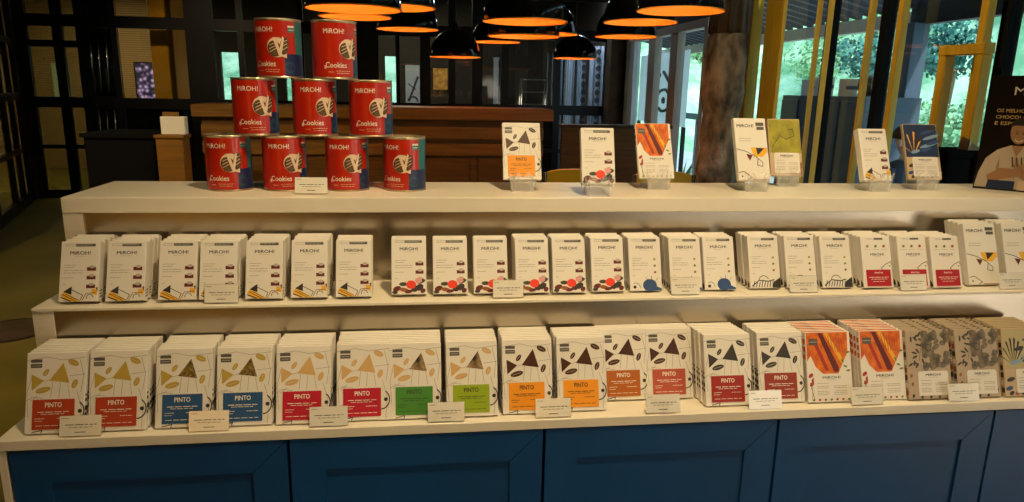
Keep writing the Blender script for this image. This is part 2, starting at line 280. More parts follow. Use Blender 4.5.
# left glazed wall and back glazed wall: black steel frames
def glazing(name, p0, p1, posts, rails, th=0.06, gl='dark_glass'):
    p0 = Vector(p0); p1 = Vector(p1); d = (p1-p0); L = d.length; ang = math.atan2(d.y, d.x)
    root = empty(name, (p0.x, p0.y, 0), ang); struct(root)
    f = MB()
    for s, wd in posts: f.box(s-wd/2, s+wd/2, -th/2, th/2, 0, 3.0, 'black_metal')
    for z, h in rails: f.box(0, L, -th/2+.003, th/2-.003, z-h/2, z+h/2, 'black_metal')
    struct(f.build('window_frame', root)); g = MB(); g.box(0, L, -.004, .004, 0, 3.0, gl); struct(g.build('window_pane', root)); return root
glazing('window_1', (-3.55, 5.5, 0), (-4.76, 9.22, 0), [(0.0, .1), (0.7, .06), (1.35, .05), (2.0, .07), (2.9, .05), (3.35, .04), (3.87, .15)], [(0.06, .12), (.64, .06), (1.25, .09), (1.87, .07), (2.55, .08)])
bx0 = -4.76
def rel(x): return x-bx0
glazing('window_2', (bx0, 9.4, 0), (2.5, 9.4, 0),
        [(0.0, .18), (rel(-4.33), .11), (rel(-3.69), .07), (rel(-2.70), .33), (rel(-2.22), .07), (rel(-1.49), .06), (rel(-0.68), .28), (rel(-.30), .05), (rel(.05), .13), (rel(.39), .09), (rel(.72), .14), (rel(1.08), .10), (rel(1.78), .08), (rel(2.46), .1)],
        [(0.05, .1), (.64, .05), (1.18, .13), (2.14, .14), (2.6, .07)])
glazing('window_3', (bx0+.01, 9.38, 0), (-4.0, 9.38, 0), [(.71, .14)], [(1.87, .08)], gl='dark_glass')
# black solid door leaf and lower infill on the back wall
b = MB(); b.box(-4.10, -3.72, 9.44, 9.50, 0, 3.0, 'black_metal'); b.box(-3.72, 1.74, 9.44, 9.5, 0, 1.12, 'black_metal')
struct(b.build('wall_back'))
b = MB()
for x in (-3.98, -3.89, -3.80): b.tube([(x, 9.36, 1.3), (x+.02, 9.36, 2.0)], .007, 'chrome'); b.tube([(x+.02, 9.36, .6), (x+.03, 9.36, 1.1)], .005, 'chrome')
b.box(-4.02, -3.76, 9.355, 9.375, 1.22, 1.26, 'black_metal'); b.box(-4.02, -3.76, 9.355, 9.375, 2.02, 2.06, 'black_metal')
tag(b.build('handle_rack'), 'black wall rack with thin upright chrome rods beside the ochre column', 'rack')
# back room
struct(B('wall_far', -9, -3.6, 12.6, 12.7, 0, 3.0, m='wood_planks'))
b = MB()
for x0, x1 in ((-3.6, -3.32), (-2.98, -2.28), (-2.14, -0.62), (-.4, 2.7)): b.box(x0, x1, 12.6, 12.7, 0, 3.0, 'wall_dark')
for x0, x1 in ((-3.32, -2.98), (-2.28, -2.14), (-.62, -.4)): b.box(x0, x1, 12.6, 12.7, 0, 1.1, 'wall_dark'); b.box(x0, x1, 12.6, 12.7, 1.95, 3.0, 'wall_dark')
struct(b.build('wall_far'))
for i, (x0, x1) in enumerate(((-3.32, -2.98), (-2.28, -2.14), (-.62, -.4))):
    b = MB(); b.box(x0, x1, 12.64, 12.65, 1.1, 1.95, 'window_glass'); struct(b.build('window_%d' % (5+i)))
struct(B('wall_left', -9.1, -9, -2.6, 13, 0, 3, m='wood_planks'))
struct(B('wall_side', 2.6, 2.72, 9.4, 13, 0, 3, m='wall_dark'))
def framed(name, x0, x1, z0, z1, y, mm, label, cat, fr='black_metal', t=.02):
    r = empty(name, ((x0+x1)/2, y, z0)); tag(r, label, cat); w_ = (x1-x0)/2; h = z1-z0
    a = MB(); a.box(-w_-.02, w_+.02, 0, t, -.02, 0, fr); a.box(-w_-.02, w_+.02, 0, t, h, h+.02, fr); a.box(-w_-.02, -w_, 0, t, 0, h, fr); a.box(w_, w_+.02, 0, t, 0, h, fr); a.build('frame', r)
    a = MB(); a.box(-w_, w_, .005, t-.002, 0, h, mm); p = a.build('picture', r); return r, p
framed('notice_board', -5.93, -5.72, 1.12, 1.69, 12.56, 'pale_green', 'pale green notice board on the lit plank wall beyond the glass', 'board', 'pale_green')
r, p = framed('television', -4.57, -3.72, 1.12, 1.73, 12.3, 'screen', 'television screen showing purple and pink sweets behind the ochre column', 'television'); p.name = 'screen'
b = MB(); b.box(-.03, .03, .02, .28, .2, .4, 'black_metal'); b.build('wall_mount', r)
framed('framed_picture', .20, .45, 1.41, 1.77, 12.56, 'amber_art', 'amber coloured framed picture on the far wall behind the bar', 'picture')
b = MB(); b.box(-.275, -.03, 12.55, 12.59, 1.12, 1.81, 'curtain'); b.line([(-.22, 1.2), (-.06, 1.62)], .035, 'dot_dark', 12.548); b.arc(-.15, 1.2, .08, 0, 180, .03, 'dot_dark', 12.547); b.line([(-.23, 1.5), (-.1, 1.4)], .02, 'dot_dark', 12.5465)
tag(b.build('wall_poster'), 'pale blue poster with bold black strokes on the far wall behind the bar', 'poster')
b = MB(); b.box(1.25, 1.33, 12.5, 12.58, 1.0, 1.95, 'curtain'); b.box(1.24, 1.34, 12.49, 12.58, 1.93, 1.97, 'curtain')
tag(b.build('white_banner'), 'narrow pale upright banner on the far wall left of the wire rack', 'banner')
r = empty('wire_rack', (1.85, 11.9, 0)); tag(r, 'light wire shelving rack standing behind the dark glass, left of the blinds', 'rack')
a = MB()
for x in (-.2, .2):
    for y in (-.12, .12): a.tube([(x, y, 0), (x, y, 1.62)], .012, 'chrome', 6)
a.build('upright', r)
for z in (.6, 1.0, 1.2, 1.4, 1.6):
    a = MB(); a.box(-.2, .2, -.12, .12, z-.008, z+.008, 'chrome'); a.build('shelf', r)
CUR = [(1.83, 1.95), (2.01, 2.12), (2.16, 2.28), (2.33, 2.55)]
for k, (x0, x1) in enumerate(CUR):
    a = MB(); n = 12; pts = [(x0+(x1-x0)*i/n, 9.9+.02*sin(i*pi/2)) for i in range(n+1)]
    a.prism(pts+[(x, y+.012) for x, y in reversed(pts)], 'z', .005, 2.05, 'curtain')
    if k >= 2:
        for i in range(10):
            xx = x1-.03 if k == 2 else x1-.10; a.add([(xx+.035*cos(t), 9.874, .98+i*.11+.04*sin(t)) for t in [2*pi*j/12 for j in range(12)]], [tuple(range(12))], 'dot_dark')
    tag(a.build('blind_panel'), ['leftmost plain blue white blind panel behind the dark frame', 'second plain blue white blind panel from the left behind the dark frame', 'third blind panel, with a column of dark dots, behind the dark frame', 'rightmost and widest blind panel, with dark dots, behind the dark frame'][k], 'blind', 'blinds behind the back glazing')
light('back_room_fill', 'AREA', (-.2, 11.3, 2.9), 45, (1.0, 0.85, 0.6), size=.8)  # fill light added to lift the middle of the back room
light('blind_fill', 'AREA', (2.2, 9.62, 2.85), 45, (0.75, 0.85, 1.0), size=.4)  # area light added to brighten the blind panels

# right wall windows: group one (three panes) then the yellow posts
r = struct(empty('window_4', (XR+.05, 0, 0))); f = MB()
for y0, y1, m in ((8.72, 8.92, 'frame_white'), (7.92, 8.16, 'frame_wood'), (7.20, 7.42, 'frame_wood'), (6.42, 6.52, 'frame_white')): f.box(-.04, .04, y0, y1, .48, 2.12, m)
f.box(-.05, .05, 6.42, 8.92, .46, .53, 'frame_wood'); f.box(-.05, .05, 6.42, 8.92, 2.04, 2.12, 'frame_wood'); struct(f.build('window_frame', r))
for y0, y1 in ((6.5, 7.2), (7.42, 7.92), (8.16, 8.72)):
    g = MB(); g.box(-.004, .004, y0, y1, .53, 2.04, 'window_glass'); struct(g.build('window_pane', r))
YP = [(5.341, 5.747, .09, 'yellow_wood'), (4.98, 5.30, .03, 'yellow_wood'), (4.51, 4.585, .04, 'yellow_wood'), (4.38, 4.45, .04, 'yellow_wood'), (3.935, 4.02, .04, 'yellow_wood'), (3.648, 3.748, .04, 'yellow_wood'), (3.053, 3.150, .04, 'yellow_wood'), (2.76, 2.84, .04, 'yellow_wood')]
PL = ['thick ochre yellow timber post right beside the rough column', 'wide bright yellow board at the left edge of the first big pane', 'yellow post left of the black gap behind the olive chocolate box', 'thin bright yellow post right of the black gap behind the olive chocolate box',
      'yellow post with a black edge above the grey storage cabinet', 'yellow post left of the dark porch pillar', 'yellow post running through the yellow frame, left of the chef poster', 'yellow post at the right edge of the picture above the chef poster']
for (y0, y1, dx, m), l in zip(YP, PL):
    a = MB(); a.cbox(XR-.008-dx, XR-.008, y0*(XR-.008)/XR, y1*(XR-.008-dx)/XR, .0, 2.99, m, .003); tag(a.build('timber_post'), l, 'post', 'yellow posts along the window wall')
r = struct(empty('window_8', (XR+.06, 0, 0))); f = MB()
for y0, y1 in ((5.30, 5.35), (4.450, 4.510), (3.88, 3.935), (3.00, 3.053)): f.box(-.03, .03, y0, y1, .48, 2.72, 'black_matte')
f.box(-.03, .03, 2.0, 5.44, .46, .50, 'black_matte'); struct(f.build('window_frame', r))
for y0, y1 in ((.9, 1.8), (4.51, 5.30), (3.935, 4.45), (3.053, 3.88), (2.0, 3.0)):
    g = MB(); g.box(-.004, .004, y0, y1, .50, 2.70, 'window_glass'); struct(g.build('window_pane', r))
# small yellow wooden rack before the window wall
r = empty('wooden_rack', (XR-.115, 3.06, 0)); tag(r, 'small square topped yellow wooden rack standing before the window post', 'rack')
a = MB(); a.cbox(-.025, .025, .085, .14, 0, 1.64, 'yellow_wood', .004); a.build('upright', r); a = MB(); a.cbox(-.025, .025, -.14, -.09, 0, 1.64, 'yellow_wood', .004); a.build('upright', r)
a = MB(); a.cbox(-.027, .027, -.145, .145, 1.64, 1.69, 'yellow_wood', .004); a.build('top_bar', r); a = MB(); a.box(-.02, .02, -.09, .085, .84, .88, 'yellow_wood'); a.build('lower_bar', r)
# rough column
r = empty('rough_column', (2.17, 4.98, 0)); tag(r, 'rough brown timber column beside the yellow posts', 'column')
a = MB(); prof = []
for i in range(24):
    z = 1.86*i/23; n = 24; rr = .140+.010*sin(z*9)+.008*sin(z*23)
    prof.append([((rr+.010*sin(5*2*pi*j/n+z*4))*cos(2*pi*j/n), (rr+.010*sin(3*2*pi*j/n+z*6))*sin(2*pi*j/n), z) for j in range(n)])
a.rings(prof, 'rough_timber'); a.build('lower_trunk', r)
a = MB(); a.lathe([(.125, 1.86), (.12, 2.4), (.125, 3.0)], 'dark_wood', 20, True)
for k in range(10): t = 2*pi*k/10; a.tube([(.12*cos(t), .12*sin(t), 1.86), (.12*cos(t), .12*sin(t), 3.0)], .02, 'dark_wood', 6)
a.build('upper_shaft', r)

# ------------------------------------------------------------------ outside
struct(B('ground', 2.72, 40, -10, 40, -.12, -.02, m='concrete_deck'))
def hill(name, x0, x1, y0, y1, f, n, m):
    a = MB(); vs = []; 
    for i in range(n+1):
        for j in range(n+1):
            x = x0+(x1-x0)*i/n; y = y0+(y1-y0)*j/n; vs.append((x, y, f(x, y)))
    a.add(vs, [(i*(n+1)+j, (i+1)*(n+1)+j, (i+1)*(n+1)+j+1, i*(n+1)+j+1) for i in range(n) for j in range(n)], m, True); return a.build(name)
def hz(x, y):
    d = max(0, x-9+0.25*max(0, y-10)); return -.3+min(9, d*.75)+.5*sin(x*.9+y*.5)*min(1, d)+.3*sin(y*1.3)*min(1, d)
struct(hill('hillside', 7.5, 32, -12, 38, hz, 60, 'hill_green'))
struct(hill('hillside', -25, 14, 17, 34, lambda x, y: -.3+(y-17)*.5+.4*sin(x)+.0*y, 40, 'hill_green'))
def tree(x, y, z, h, mm, label):
    rr = random.Random(int(x*100+y*10)); r = empty('tree', (x, y, z)); tag(r, label, 'tree', 'trees on the slope outside')
    a = MB(); a.tube([(0, 0, 0), (.05*h, 0, h*.5), (0, 0, h*.8)], [.05*h, .035*h, .015*h], 'trunk'); a.build('trunk', r)
    a = MB()
    for k in range(9):
        t = rr.uniform(0, 2*pi); q = rr.uniform(0, .26)*h; S_ = rr.uniform(.14, .24)*h; zz = h*rr.uniform(.4, .85)
        for i in range(170):
            d = Vector((rr.gauss(0, 1), rr.gauss(0, 1), rr.gauss(0, 1))).normalized(); c = Vector((q*cos(t), q*sin(t), zz))+d*S_*rr.uniform(.6, 1.05)
            u = (d.orthogonal().normalized()+Vector((rr.uniform(-.5, .5), rr.uniform(-.5, .5), rr.uniform(-.5, .5)))).normalized(); v = u.cross(d+Vector((.1, .2, .3))).normalized(); e = rr.uniform(.035, .075)
            a.add([c-u*e, c-v*e*.6, c+u*e, c+v*e*.6], [(0, 1, 2, 3)], mm)
    a.build('crown', r)
TR = [(9.2, 13.9, 2.2, 'leaf_deep', 'dark blue green tree seen between the yellow posts on the slope'), (11.2, 11.6, 2.8, 'leaf_bright', 'bright green tree on the slope behind the storage cabinet'), (11.0, 16.8, 2.6, 'leaf_bright', 'bright green tree on the slope at the left of the first big pane'),
      (9.8, 10.0, 2.0, 'leaf_bright', 'low bright bush above the storage cabinet, right of the black cushion'), (12.6, 9.2, 2.8, 'leaf_bright', 'bright green tree seen left of the dark porch pillar'), (10.2, 7.6, 2.6, 'leaf_bright', 'pale green tree seen in the wide pane right of the dark porch pillar'),
      (12.0, 5.0, 2.6, 'leaf_deep', 'blue green tree in the wide pane beside the yellow frame'), (9.2, 4.6, 2.0, 'leaf_bright', 'green tree above the chef poster'), (8.6, 22.0, 3.0, 'leaf_bright', 'light green tree seen left of the rough column'), (10.2, 26.5, 2.6, 'leaf_bright', 'light green tree farther back, left of the rough column')]
TR += [(8.9, 11.0, 1.7, 'leaf_bright', 'low bright bush on the slope above the outdoor cabinet, left part'), (9.6, 12.2, 2.2, 'leaf_deep', 'blue green tree high behind the outdoor cabinet'), (9.0, 8.6, 1.8, 'leaf_bright', 'bright bush on the slope left of the dark porch pillar'),
       (9.0, 6.6, 2.0, 'leaf_bright', 'bright tree low in the wide pane right of the pillar'), (13.6, 7.0, 3.0, 'leaf_deep', 'far blue green tree high in the wide pane'), (10.6, 3.6, 2.4, 'leaf_bright', 'green tree right of the yellow post above the poster'), (9.4, 16.2, 2.2, 'leaf_bright', 'bright tree at the left edge of the first big pane'), (14.0, 12.4, 3.2, 'leaf_deep', 'far dark tree high between the yellow posts')]
for x, y, h, m, l in TR: tree(x, y, hz(x, y)-.1, h, m, l)
# porch: roof, rafters, beam, pillar
r = empty('porch_roof', (2.72, 0, 0)); tag(r, 'slatted porch roof with dark rafters outside the windows', 'roof')
a = MB()
for y0, y1, m in ((5.75, 12.5, 'porch_slat'), (-1.0, 5.75, 'rafter')): a.add([(.02, y0, 2.62), (1.62, y0, 2.26), (1.62, y1, 2.26), (.02, y1, 2.62)], [(0, 1, 2, 3)], m)
a.build('roof_panel', r)
for k in range(30):
    a = MB(); y = 5.8+k*.22; a.add([(.02, y, 2.54), (1.55, y, 2.17), (1.55, y+.07, 2.17), (.02, y+.07, 2.54), (.02, y, 2.61), (1.55, y, 2.25), (1.55, y+.07, 2.25), (.02, y+.07, 2.61)], [(0, 3, 2, 1), (4, 5, 6, 7), (0, 1, 5, 4), (1, 2, 6, 5), (2, 3, 7, 6), (3, 0, 4, 7)], 'rafter'); a.build('rafter', r)
a = MB(); a.box(1.50, 1.60, 5.9, 12.5, 2.05, 2.17, 'porch_beam'); a.box(1.50, 1.60, -1.0, 5.9, 2.05, 2.26, 'rafter'); a.build('edge_beam', r)
a = MB(); a.cbox(4.12, 4.27, 5.70, 5.86, -.02, 2.06, 'deck_blue', .005); tag(a.build('porch_pillar'), 'dark blue grey porch pillar outside the window, left of the wide pane', 'pillar')
# utility pole
r = empty('utility_pole', (8.2, 8.4, -.02)); tag(r, 'tall pale lattice mast outside the wide window pane', 'mast')
a = MB()
for dx, dy in ((-.09, -.09), (.09, -.09), (.09, .09), (-.09, .09)): a.tube([(dx*1.4, dy*1.4, 0), (dx, dy, 4)], .016, 'frame_white', 5)
a.build('upright', r); a = MB()
for i in range(16):
    z = i*.25; s = .12-.03*i/16
    a.tube([(-s, -s, z), (s, -s, z+.25)], .01, 'frame_white', 4); a.tube([(-s, s, z+.25), (-s, -s, z)], .01, 'frame_white', 4)
a.build('lattice', r); a = MB()
for z in (1.7, 2.0, 2.3): a.tube([(-.35, .1, z), (.35, -.1, z)], .015, 'frame_white', 5)
a.build('cross_arm', r)
# storage cabinet outside with boxes
r = empty('storage_cabinet', (3.6, 5.95, 0)); tag(r, 'dark blue grey panelled cabinet standing outside behind the window', 'cabinet')
a = MB(); a.box(0, .5, -.5, .85, -.02, 1.44, 'deck_blue'); a.build('body', r)
for y in (-.49, -.15, .19, .53):
    a = MB(); a.cbox(-.015, 0, y, y+.31, .05, 1.40, 'deck_blue', .004); a.build('door', r)
for (y, h, wd, m, l) in ((6.45, .15, .13, 'box_grey', 'pale grey box, leftmost of three standing on the outdoor cabinet'), (6.22, .17, .12, 'box_grey', 'pale grey box, middle of three standing on the outdoor cabinet'), (5.84, .15, .11, 'pink_card', 'pinkish box standing on the outdoor cabinet right of the black gap')):
    a = MB(); a.cbox(3.66, 3.66+wd, y, y+wd, 1.44, 1.44+h, m, .003); a.rect(3.66, 3.66+wd, 1.44+h*.4, 1.44+h*.6, 'deck_blue', y-.0006); tag(a.build('cardboard_box'), l, 'box', 'boxes on the outdoor cabinet')
a = MB(); a.sphere((3.75, 5.66, 1.532), (.08, .10, .09), 'black_metal'); tag(a.build('round_cushion'), 'black rounded bundle lying on the outdoor cabinet beside the boxes', 'bundle')
# white sign with cycle like strokes, rail, stool outside the small windows
r = empty('sign_board', (3.4, 9.9, 0)); tag(r, 'white outdoor sign board with black strokes and a ringed dot', 'sign')
a = MB(); a.box(-.003, .003, -1.0, 1.05, 1.0, 1.98, 'sign_paper'); a.build('panel', r)
a = MB()
def ys(pts, wd):
    for (y0, z0), (y1, z1) in zip(pts, pts[1:]): a.tube([(-.024, y0, z0), (-.024, y1, z1)], wd, 'ink', 5)
ys([(-.15+.28*cos(t), 1.33+.15*sin(t)) for t in [2*pi*i/16 for i in range(15)]], .022)
a.sphere((-.024, -.15, 1.33), (.01, .08, .05), 'ink'); ys([(-.45, 1.52), (-.1, 1.72)], .025); ys([(.55, 1.45), (.45, 1.75)], .022); a.sphere((-.024, .05, 1.68), (.01, .05, .03), 'ink')
a.build('lettering', r)
a = MB()
for y in (-.95, 1.0): a.box(-.02, .02, y-.03, y+.03, -.02, 1.0, 'rafter')
a.build('leg', r)
r = empty('porch_railing', (4.6, 10.5, 0)); tag(r, 'dark porch railing seen left of the rough column', 'railing')
a = MB(); a.box(-.03, .03, -3, 3, 1.0, 1.1, 'deck_blue'); a.build('top_rail', r)
for k in range(7): a = MB(); a.box(-.02, .02, -3+k-.02, -3+k+.02, -.02, 1.0, 'deck_blue'); a.build('baluster', r)
def leafy(x, y, h, label):
    rr = random.Random(int(y*77)); r = empty('potted_plant', (x, y, -.02)); tag(r, label, 'plant', 'plants outside the small windows')
    a = MB(); a.lathe([(.09, 0), (.13, .2), (.14, .22), (.12, .22), (.11, .18)], 'brown_wall', 14, True); a.build('pot', r)
    a = MB()
    for k in range(26):
        t = rr.uniform(0, 2*pi); l = rr.uniform(.5, 1)*h; q = rr.uniform(.08, .3); c = Vector((q*cos(t), q*sin(t), .2+l)); s_ = Vector((-sin(t), cos(t), 0))*.035
        b0 = Vector((.03*cos(t), .03*sin(t), .2)); mid = (b0+c)/2+Vector((0, 0, .05)); a.add([b0, mid-s_, c, mid+s_], [(0, 1, 2, 3)], 'leaf_bright')
    a.build('foliage', r)
leafy(3.05, 8.9, .45, 'green potted plant low outside the small window, nearer the sign'); leafy(3.05, 8.1, .5, 'green potted plant low outside the small window, beside the rough column')
# person sitting outside
def person():
    r = empty('person', (3.40, 4.6, 0)); tag(r, 'person in a dark navy top sitting outside, head partly behind the patterned box', 'person')
    a = MB()
    def sk(ringlist, m): a.rings(ringlist, m)
    T = Matrix.Rotation(RD(200), 4, 'Z')
    def el(cx, cy, z, rx, ry, n=18): return [T @ Vector((cx+rx*cos(2*pi*j/n), cy+ry*sin(2*pi*j/n), z)) for j in range(n)]
    sk([el(0, 0, .44, .15, .12), el(0, 0, .55, .165, .13), el(0, 0, .68, .15, .115), el(0, 0, .82, .165, .12), el(0, 0, .93, .175, .11), el(0, 0, .985, .14, .085), el(0, 0, 1.01, .06, .055)], 'navy_cloth')
    for s in (-1, 1):
        def P(x, y, z): return T @ Vector((s*x, y, z))
        a.tube([P(.16, 0, .95), P(.21, .03, .78), P(.20, .10, .66), P(.14, .26, .68), P(.10, .34, .70)], [.05, .045, .038, .032, .027], 'navy_cloth', 10)
        a.tube([P(.08, .0, .50), P(.10, .25, .52), P(.10, .44, .48), P(.10, .46, .25), P(.10, .46, .06)], [.085, .075, .055, .045, .035], 'navy_cloth', 10)
        a.sphere(P(.10, .36, .71), (.03, .04, .025), 'skin', 10, 6)
        for q in range(5): a.tube([P(.08+.012*q, .38, .71), P(.078+.013*q, .42-.004*abs(q-2), .705), P(.078+.013*q, .44-.006*abs(q-2), .69)], [.008, .007, .006], 'skin', 6)
        a.cbox(-.04, .04, -.08, .16, 0, .07, 'black_metal', .01, T=T @ Matrix.Translation((s*.10, .46, -.02)))
    sk([el(0, 0, 1.0, .045, .045), el(0, .01, 1.03, .045, .045), el(0, .03, 1.045, .05, .06), el(0, .03, 1.08, .068, .085), el(0, .02, 1.13, .078, .098), el(0, .01, 1.18, .078, .10), el(0, 0, 1.22, .065, .085), el(0, 0, 1.245, .03, .04)], 'skin')
    a.sphere(T @ Vector((0, .125, 1.12)), (.014, .02, .022), 'skin', 8, 6)
    for s in (-1, 1): a.sphere(T @ Vector((s*.08, 0, 1.13)), (.012, .02, .03), 'skin', 8, 6); a.sphere(T @ Vector((s*.03, .108, 1.15)), (.012, .008, .008), 'hair', 8, 6)
    a.sphere(T @ Vector((0, .112, 1.075)), (.022, .006, .006), 'art_red', 8, 6)
    a.build('body', r); a = MB()
    sk([el(0, -.03, 1.16, .083, .085), el(0, -.02, 1.20, .080, .092), el(0, -.01, 1.235, .06, .075), el(0, -.01, 1.255, .02, .03)], 'hair')
    a.build('hair', r)
    r2 = empty('outdoor_chair', (3.40, 4.6, -.02), RD(200)); tag(r2, 'dark chair the person outside sits on', 'chair')
    c = MB(); c.cbox(-.22, .22, -.22, .22, .42, .45, 'rafter', .005); c.build('seat', r2); c = MB(); c.cbox(-.2, .2, -.23, -.20, .55, .80, 'rafter', .005); c.build('backrest', r2)
    for x in (-.2, .2):
        for y in (-.215, .2): c = MB(); c.box(x-.015, x+.015, y-.015, y+.015, 0, .42 if y > 0 else .8, 'rafter'); c.build('leg', r2)
person()

# ------------------------------------------------------------------ bar counter, column, pedestal
r = empty('bar_counter', (-.38, 6.0, 0)); tag(r, 'long brown wooden bar counter behind the display island', 'counter')
a = MB(); a.cbox(-1.46, 1.50, 0, .62, 1.18, 1.28, 'bar_wood_light', .006); a.build('worktop', r)
a = MB(); a.box(-1.40, 1.42, .06, .58, 0, 1.18, 'bar_wood'); a.build('body', r)
a = MB()
for z in (1.02, .88): a.cbox(-1.40, 1.42, .03, .06, z, z+.10, 'bar_wood_light', .004)
a.cbox(-1.40, 1.42, .03, .06, 0, .12, 'dark_wood', .004); a.build('front_rail', r)
for k in range(5): a = MB(); x = -1.38+k*.56; a.cbox(x, x+.48, .04, .06, .14, .86, 'bar_wood', .004); a.build('front_panel', r)
a = MB(); a.box(1.32, 2.38, 6.62, 6.70, 0, 1.10, 'bar_wood'); a.box(1.30, 2.40, 6.60, 6.72, 1.10, 1.13, 'dark_wood'); tag(a.build('low_partition'), 'low dark brown wooden partition to the right of the bar', 'partition')
a = MB(); a.cbox(-3.41, -3.13, 9.75, 10.42, 0, 3.0, 'ochre_paint', .004); tag(a.build('ochre_column'), 'square ochre painted column behind the black glazing at the left', 'column')
r = empty('pedestal_stand', (-1.765, 5.3, 0)); tag(r, 'brown pedestal with a cream card holder left of the bar', 'stand')
a = MB(); a.cbox(-.09, .09, -.07, .09, 0, 1.06, 'bar_wood_light', .004); a.build('column', r); a = MB(); a.cbox(-.10, .10, -.08, .10, 1.06, 1.085, 'bar_wood_light', .004); a.build('top', r)
a = MB(); a.cbox(-.065, .10, -.02, .05, 1.085, 1.21, 'card_white', .004); a.box(-.07, .04, .05, .06, 1.085, 1.24, 'bar_wood_light'); a.build('card_holder', r)
a = MB(); a.box(-2.4, -1.93, 5.4, 5.9, .05, 1.05, 'black_matte'); a.box(-2.42, -1.91, 5.38, 5.92, 1.05, 1.08, 'black_matte'); a.box(-2.25, -1.95, 5.45, 5.85, 0, .05, 'black_metal'); tag(a.build('black_cabinet'), 'low glossy black cabinet left of the pedestal', 'cabinet')
# yellow chairs behind the island
def ychair(x, y, rz, z, label):
    r = empty('yellow_chair', (x, y, 0), rz); tag(r, label, 'chair', 'yellow chairs behind the island'); s = z/.45
    a = MB(); a.cbox(-.2, .2, -.2, .2, .43, .46, 'yellow_plastic', .008); a.build('seat', r)
    a = MB(); n = 14; W_ = .17
    poly = [(-W_, .62), (W_, .62)]+[(W_*cos(pi*i/n), z-.05+.05*sin(pi*i/n)**.5) for i in range(n+1)]
    a.prism(poly, 'y', .19, .215, 'yellow_plastic'); a.build('backrest', r)
    for sx in (-.18, .18):
        for sy in (-.18, .2): a = MB(); a.tube([(sx, sy, 0), (sx*.95, sy, .43)], .014, 'black_metal'); a.build('leg', r)
    for sx in (-.17, .17): a = MB(); a.tube([(sx, .2, .44), (sx, .215, z-.02)], .012, 'black_metal'); a.build('back_post', r)
ychair(.83, 3.95, RD(180), 1.03, 'yellow chair between the two leftmost display boxes, seen over the counter')
ychair(1.33, 3.95, RD(180), 1.02, 'yellow chair behind the orange patterned display box')
# black bins
for k, (x, l) in enumerate(((2.0, 'tall black lidded bin, left one, beside the chef poster'), (2.12, 'tall black lidded bin, right one, beside the chef poster'))):
    r = empty('waste_bin', (1.955+k*.112, 2.45, 0)); tag(r, l, 'bin', 'black bins behind the island')
    a = MB(); a.cbox(-.052, .052, -.1, .1, 0, 1.235, 'black_matte', .006); a.build('body', r)
    a = MB(); a.cbox(-.056, .056, -.105, .105, 1.235, 1.26, 'black_matte', .005); a.build('rim', r)
a = MB(); a.add([(1.99, 2.36, 1.262), (2.06, 2.36, 1.262), (2.055, 2.42, 1.262), (1.995, 2.42, 1.262), (2.01, 2.38, 1.30), (2.035, 2.40, 1.285), (2.0, 2.41, 1.31)], [(0, 3, 2, 1), (0, 1, 5, 4), (1, 2, 5), (2, 3, 6, 5), (3, 0, 4, 6), (4, 5, 6)], 'art_tan'); tag(a.build('paper_napkin'), 'crumpled cream napkin on the black bin', 'napkin')
# dark round disc with a thin rim on the floor
r = empty('floor_disc', (-2.42, 4.25, 0)); tag(r, 'dark round disc on the floor left of the island', 'plate'); a = MB(); a.lathe([(.0, .006), (.20, .006), (.22, .003), (.22, 0)], 'dark_wood', 40, False); a.build('disc_face', r)
a = MB(); a.lathe([(.205, .006), (.212, .009), (.218, .006)], 'black_metal', 40); a.build('disc_rim', r)

# ------------------------------------------------------------------ pendant lamps
def lamp_mesh():
    Rr = .23; out = MB(); n = 40
    prof = [(Rr*cos(t), Rr*1.0*sin(t)) for t in [RD(a) for a in (0, 8, 16, 25, 35, 45, 55, 65, 75, 83)]]
    prof = [(Rr, -.012)]+prof+[(.03, Rr+.012), (.02, Rr+.05), (.0, Rr+.05)]
    out.lathe(prof, 'black_gloss', n); inn = MB()
    inn.lathe([(r*.985, z-.002) for r, z in [(Rr, -.010)]+[(Rr*cos(RD(a)), Rr*sin(RD(a))) for a in (0, 15, 30, 45, 60, 75, 88)]], 'lamp_orange', n)
    rim = MB(); rim.lathe([(Rr+.002, -.012), (Rr+.002, -.006), (Rr*.98, -.006), (Rr*.98, -.012), (Rr+.002, -.012)], 'lamp_orange', n)
    bl = MB(); bl.sphere((0, 0, .10), (.03, .03, .04), 'bulb'); bl.lathe([(.018, .13), (.018, .2)], 'black_metal', 12)
    return out.mesh('shade'), inn.mesh('inner_shade'), rim.mesh('rim'), bl.mesh('bulb')
LM = lamp_mesh()
LAMPS = [(-0.35, 3.936, 1.85, .50), (-0.384, 4.4, 1.85, .421), (-0.126, 3.819, 1.85, .40), (-0.094, 5.195, 1.85, .431), (0.437, 9.504, 1.85, .665), (0.616, 4.336, 1.85, .506), (0.775, 5.523, 1.85, .547), (0.645, 6.306, 1.85, .42), (0.918, 5.259, 1.85, .43), (1.935, 9.039, 1.85, .556), (1.507, 5.271, 1.85, .457), (1.272, 4.169, 1.85, .43), (1.282, 3.535, 1.85, .429)]
LL = ['largest black pendant lamp, upper left above the cookie tins', 'black pendant lamp whose orange rim hangs just under the largest left one', 'black pendant lamp cut by the top edge, right of the largest left one', 'lowest lamp of the left cluster, just right of the top cookie tin', 'small domed lamp hanging alone between the left and middle clusters',
      'widest and topmost lamp of the middle cluster', 'lamp directly under the widest middle one, in the middle cluster', 'small lamp at the left side of the middle cluster', 'lamp partly hidden at the right side of the middle cluster', 'small domed lamp lowest on the right of the middle cluster',
      'lowest lamp of the right cluster', 'middle lamp of the right cluster', 'topmost and rightmost lamp of the right cluster']
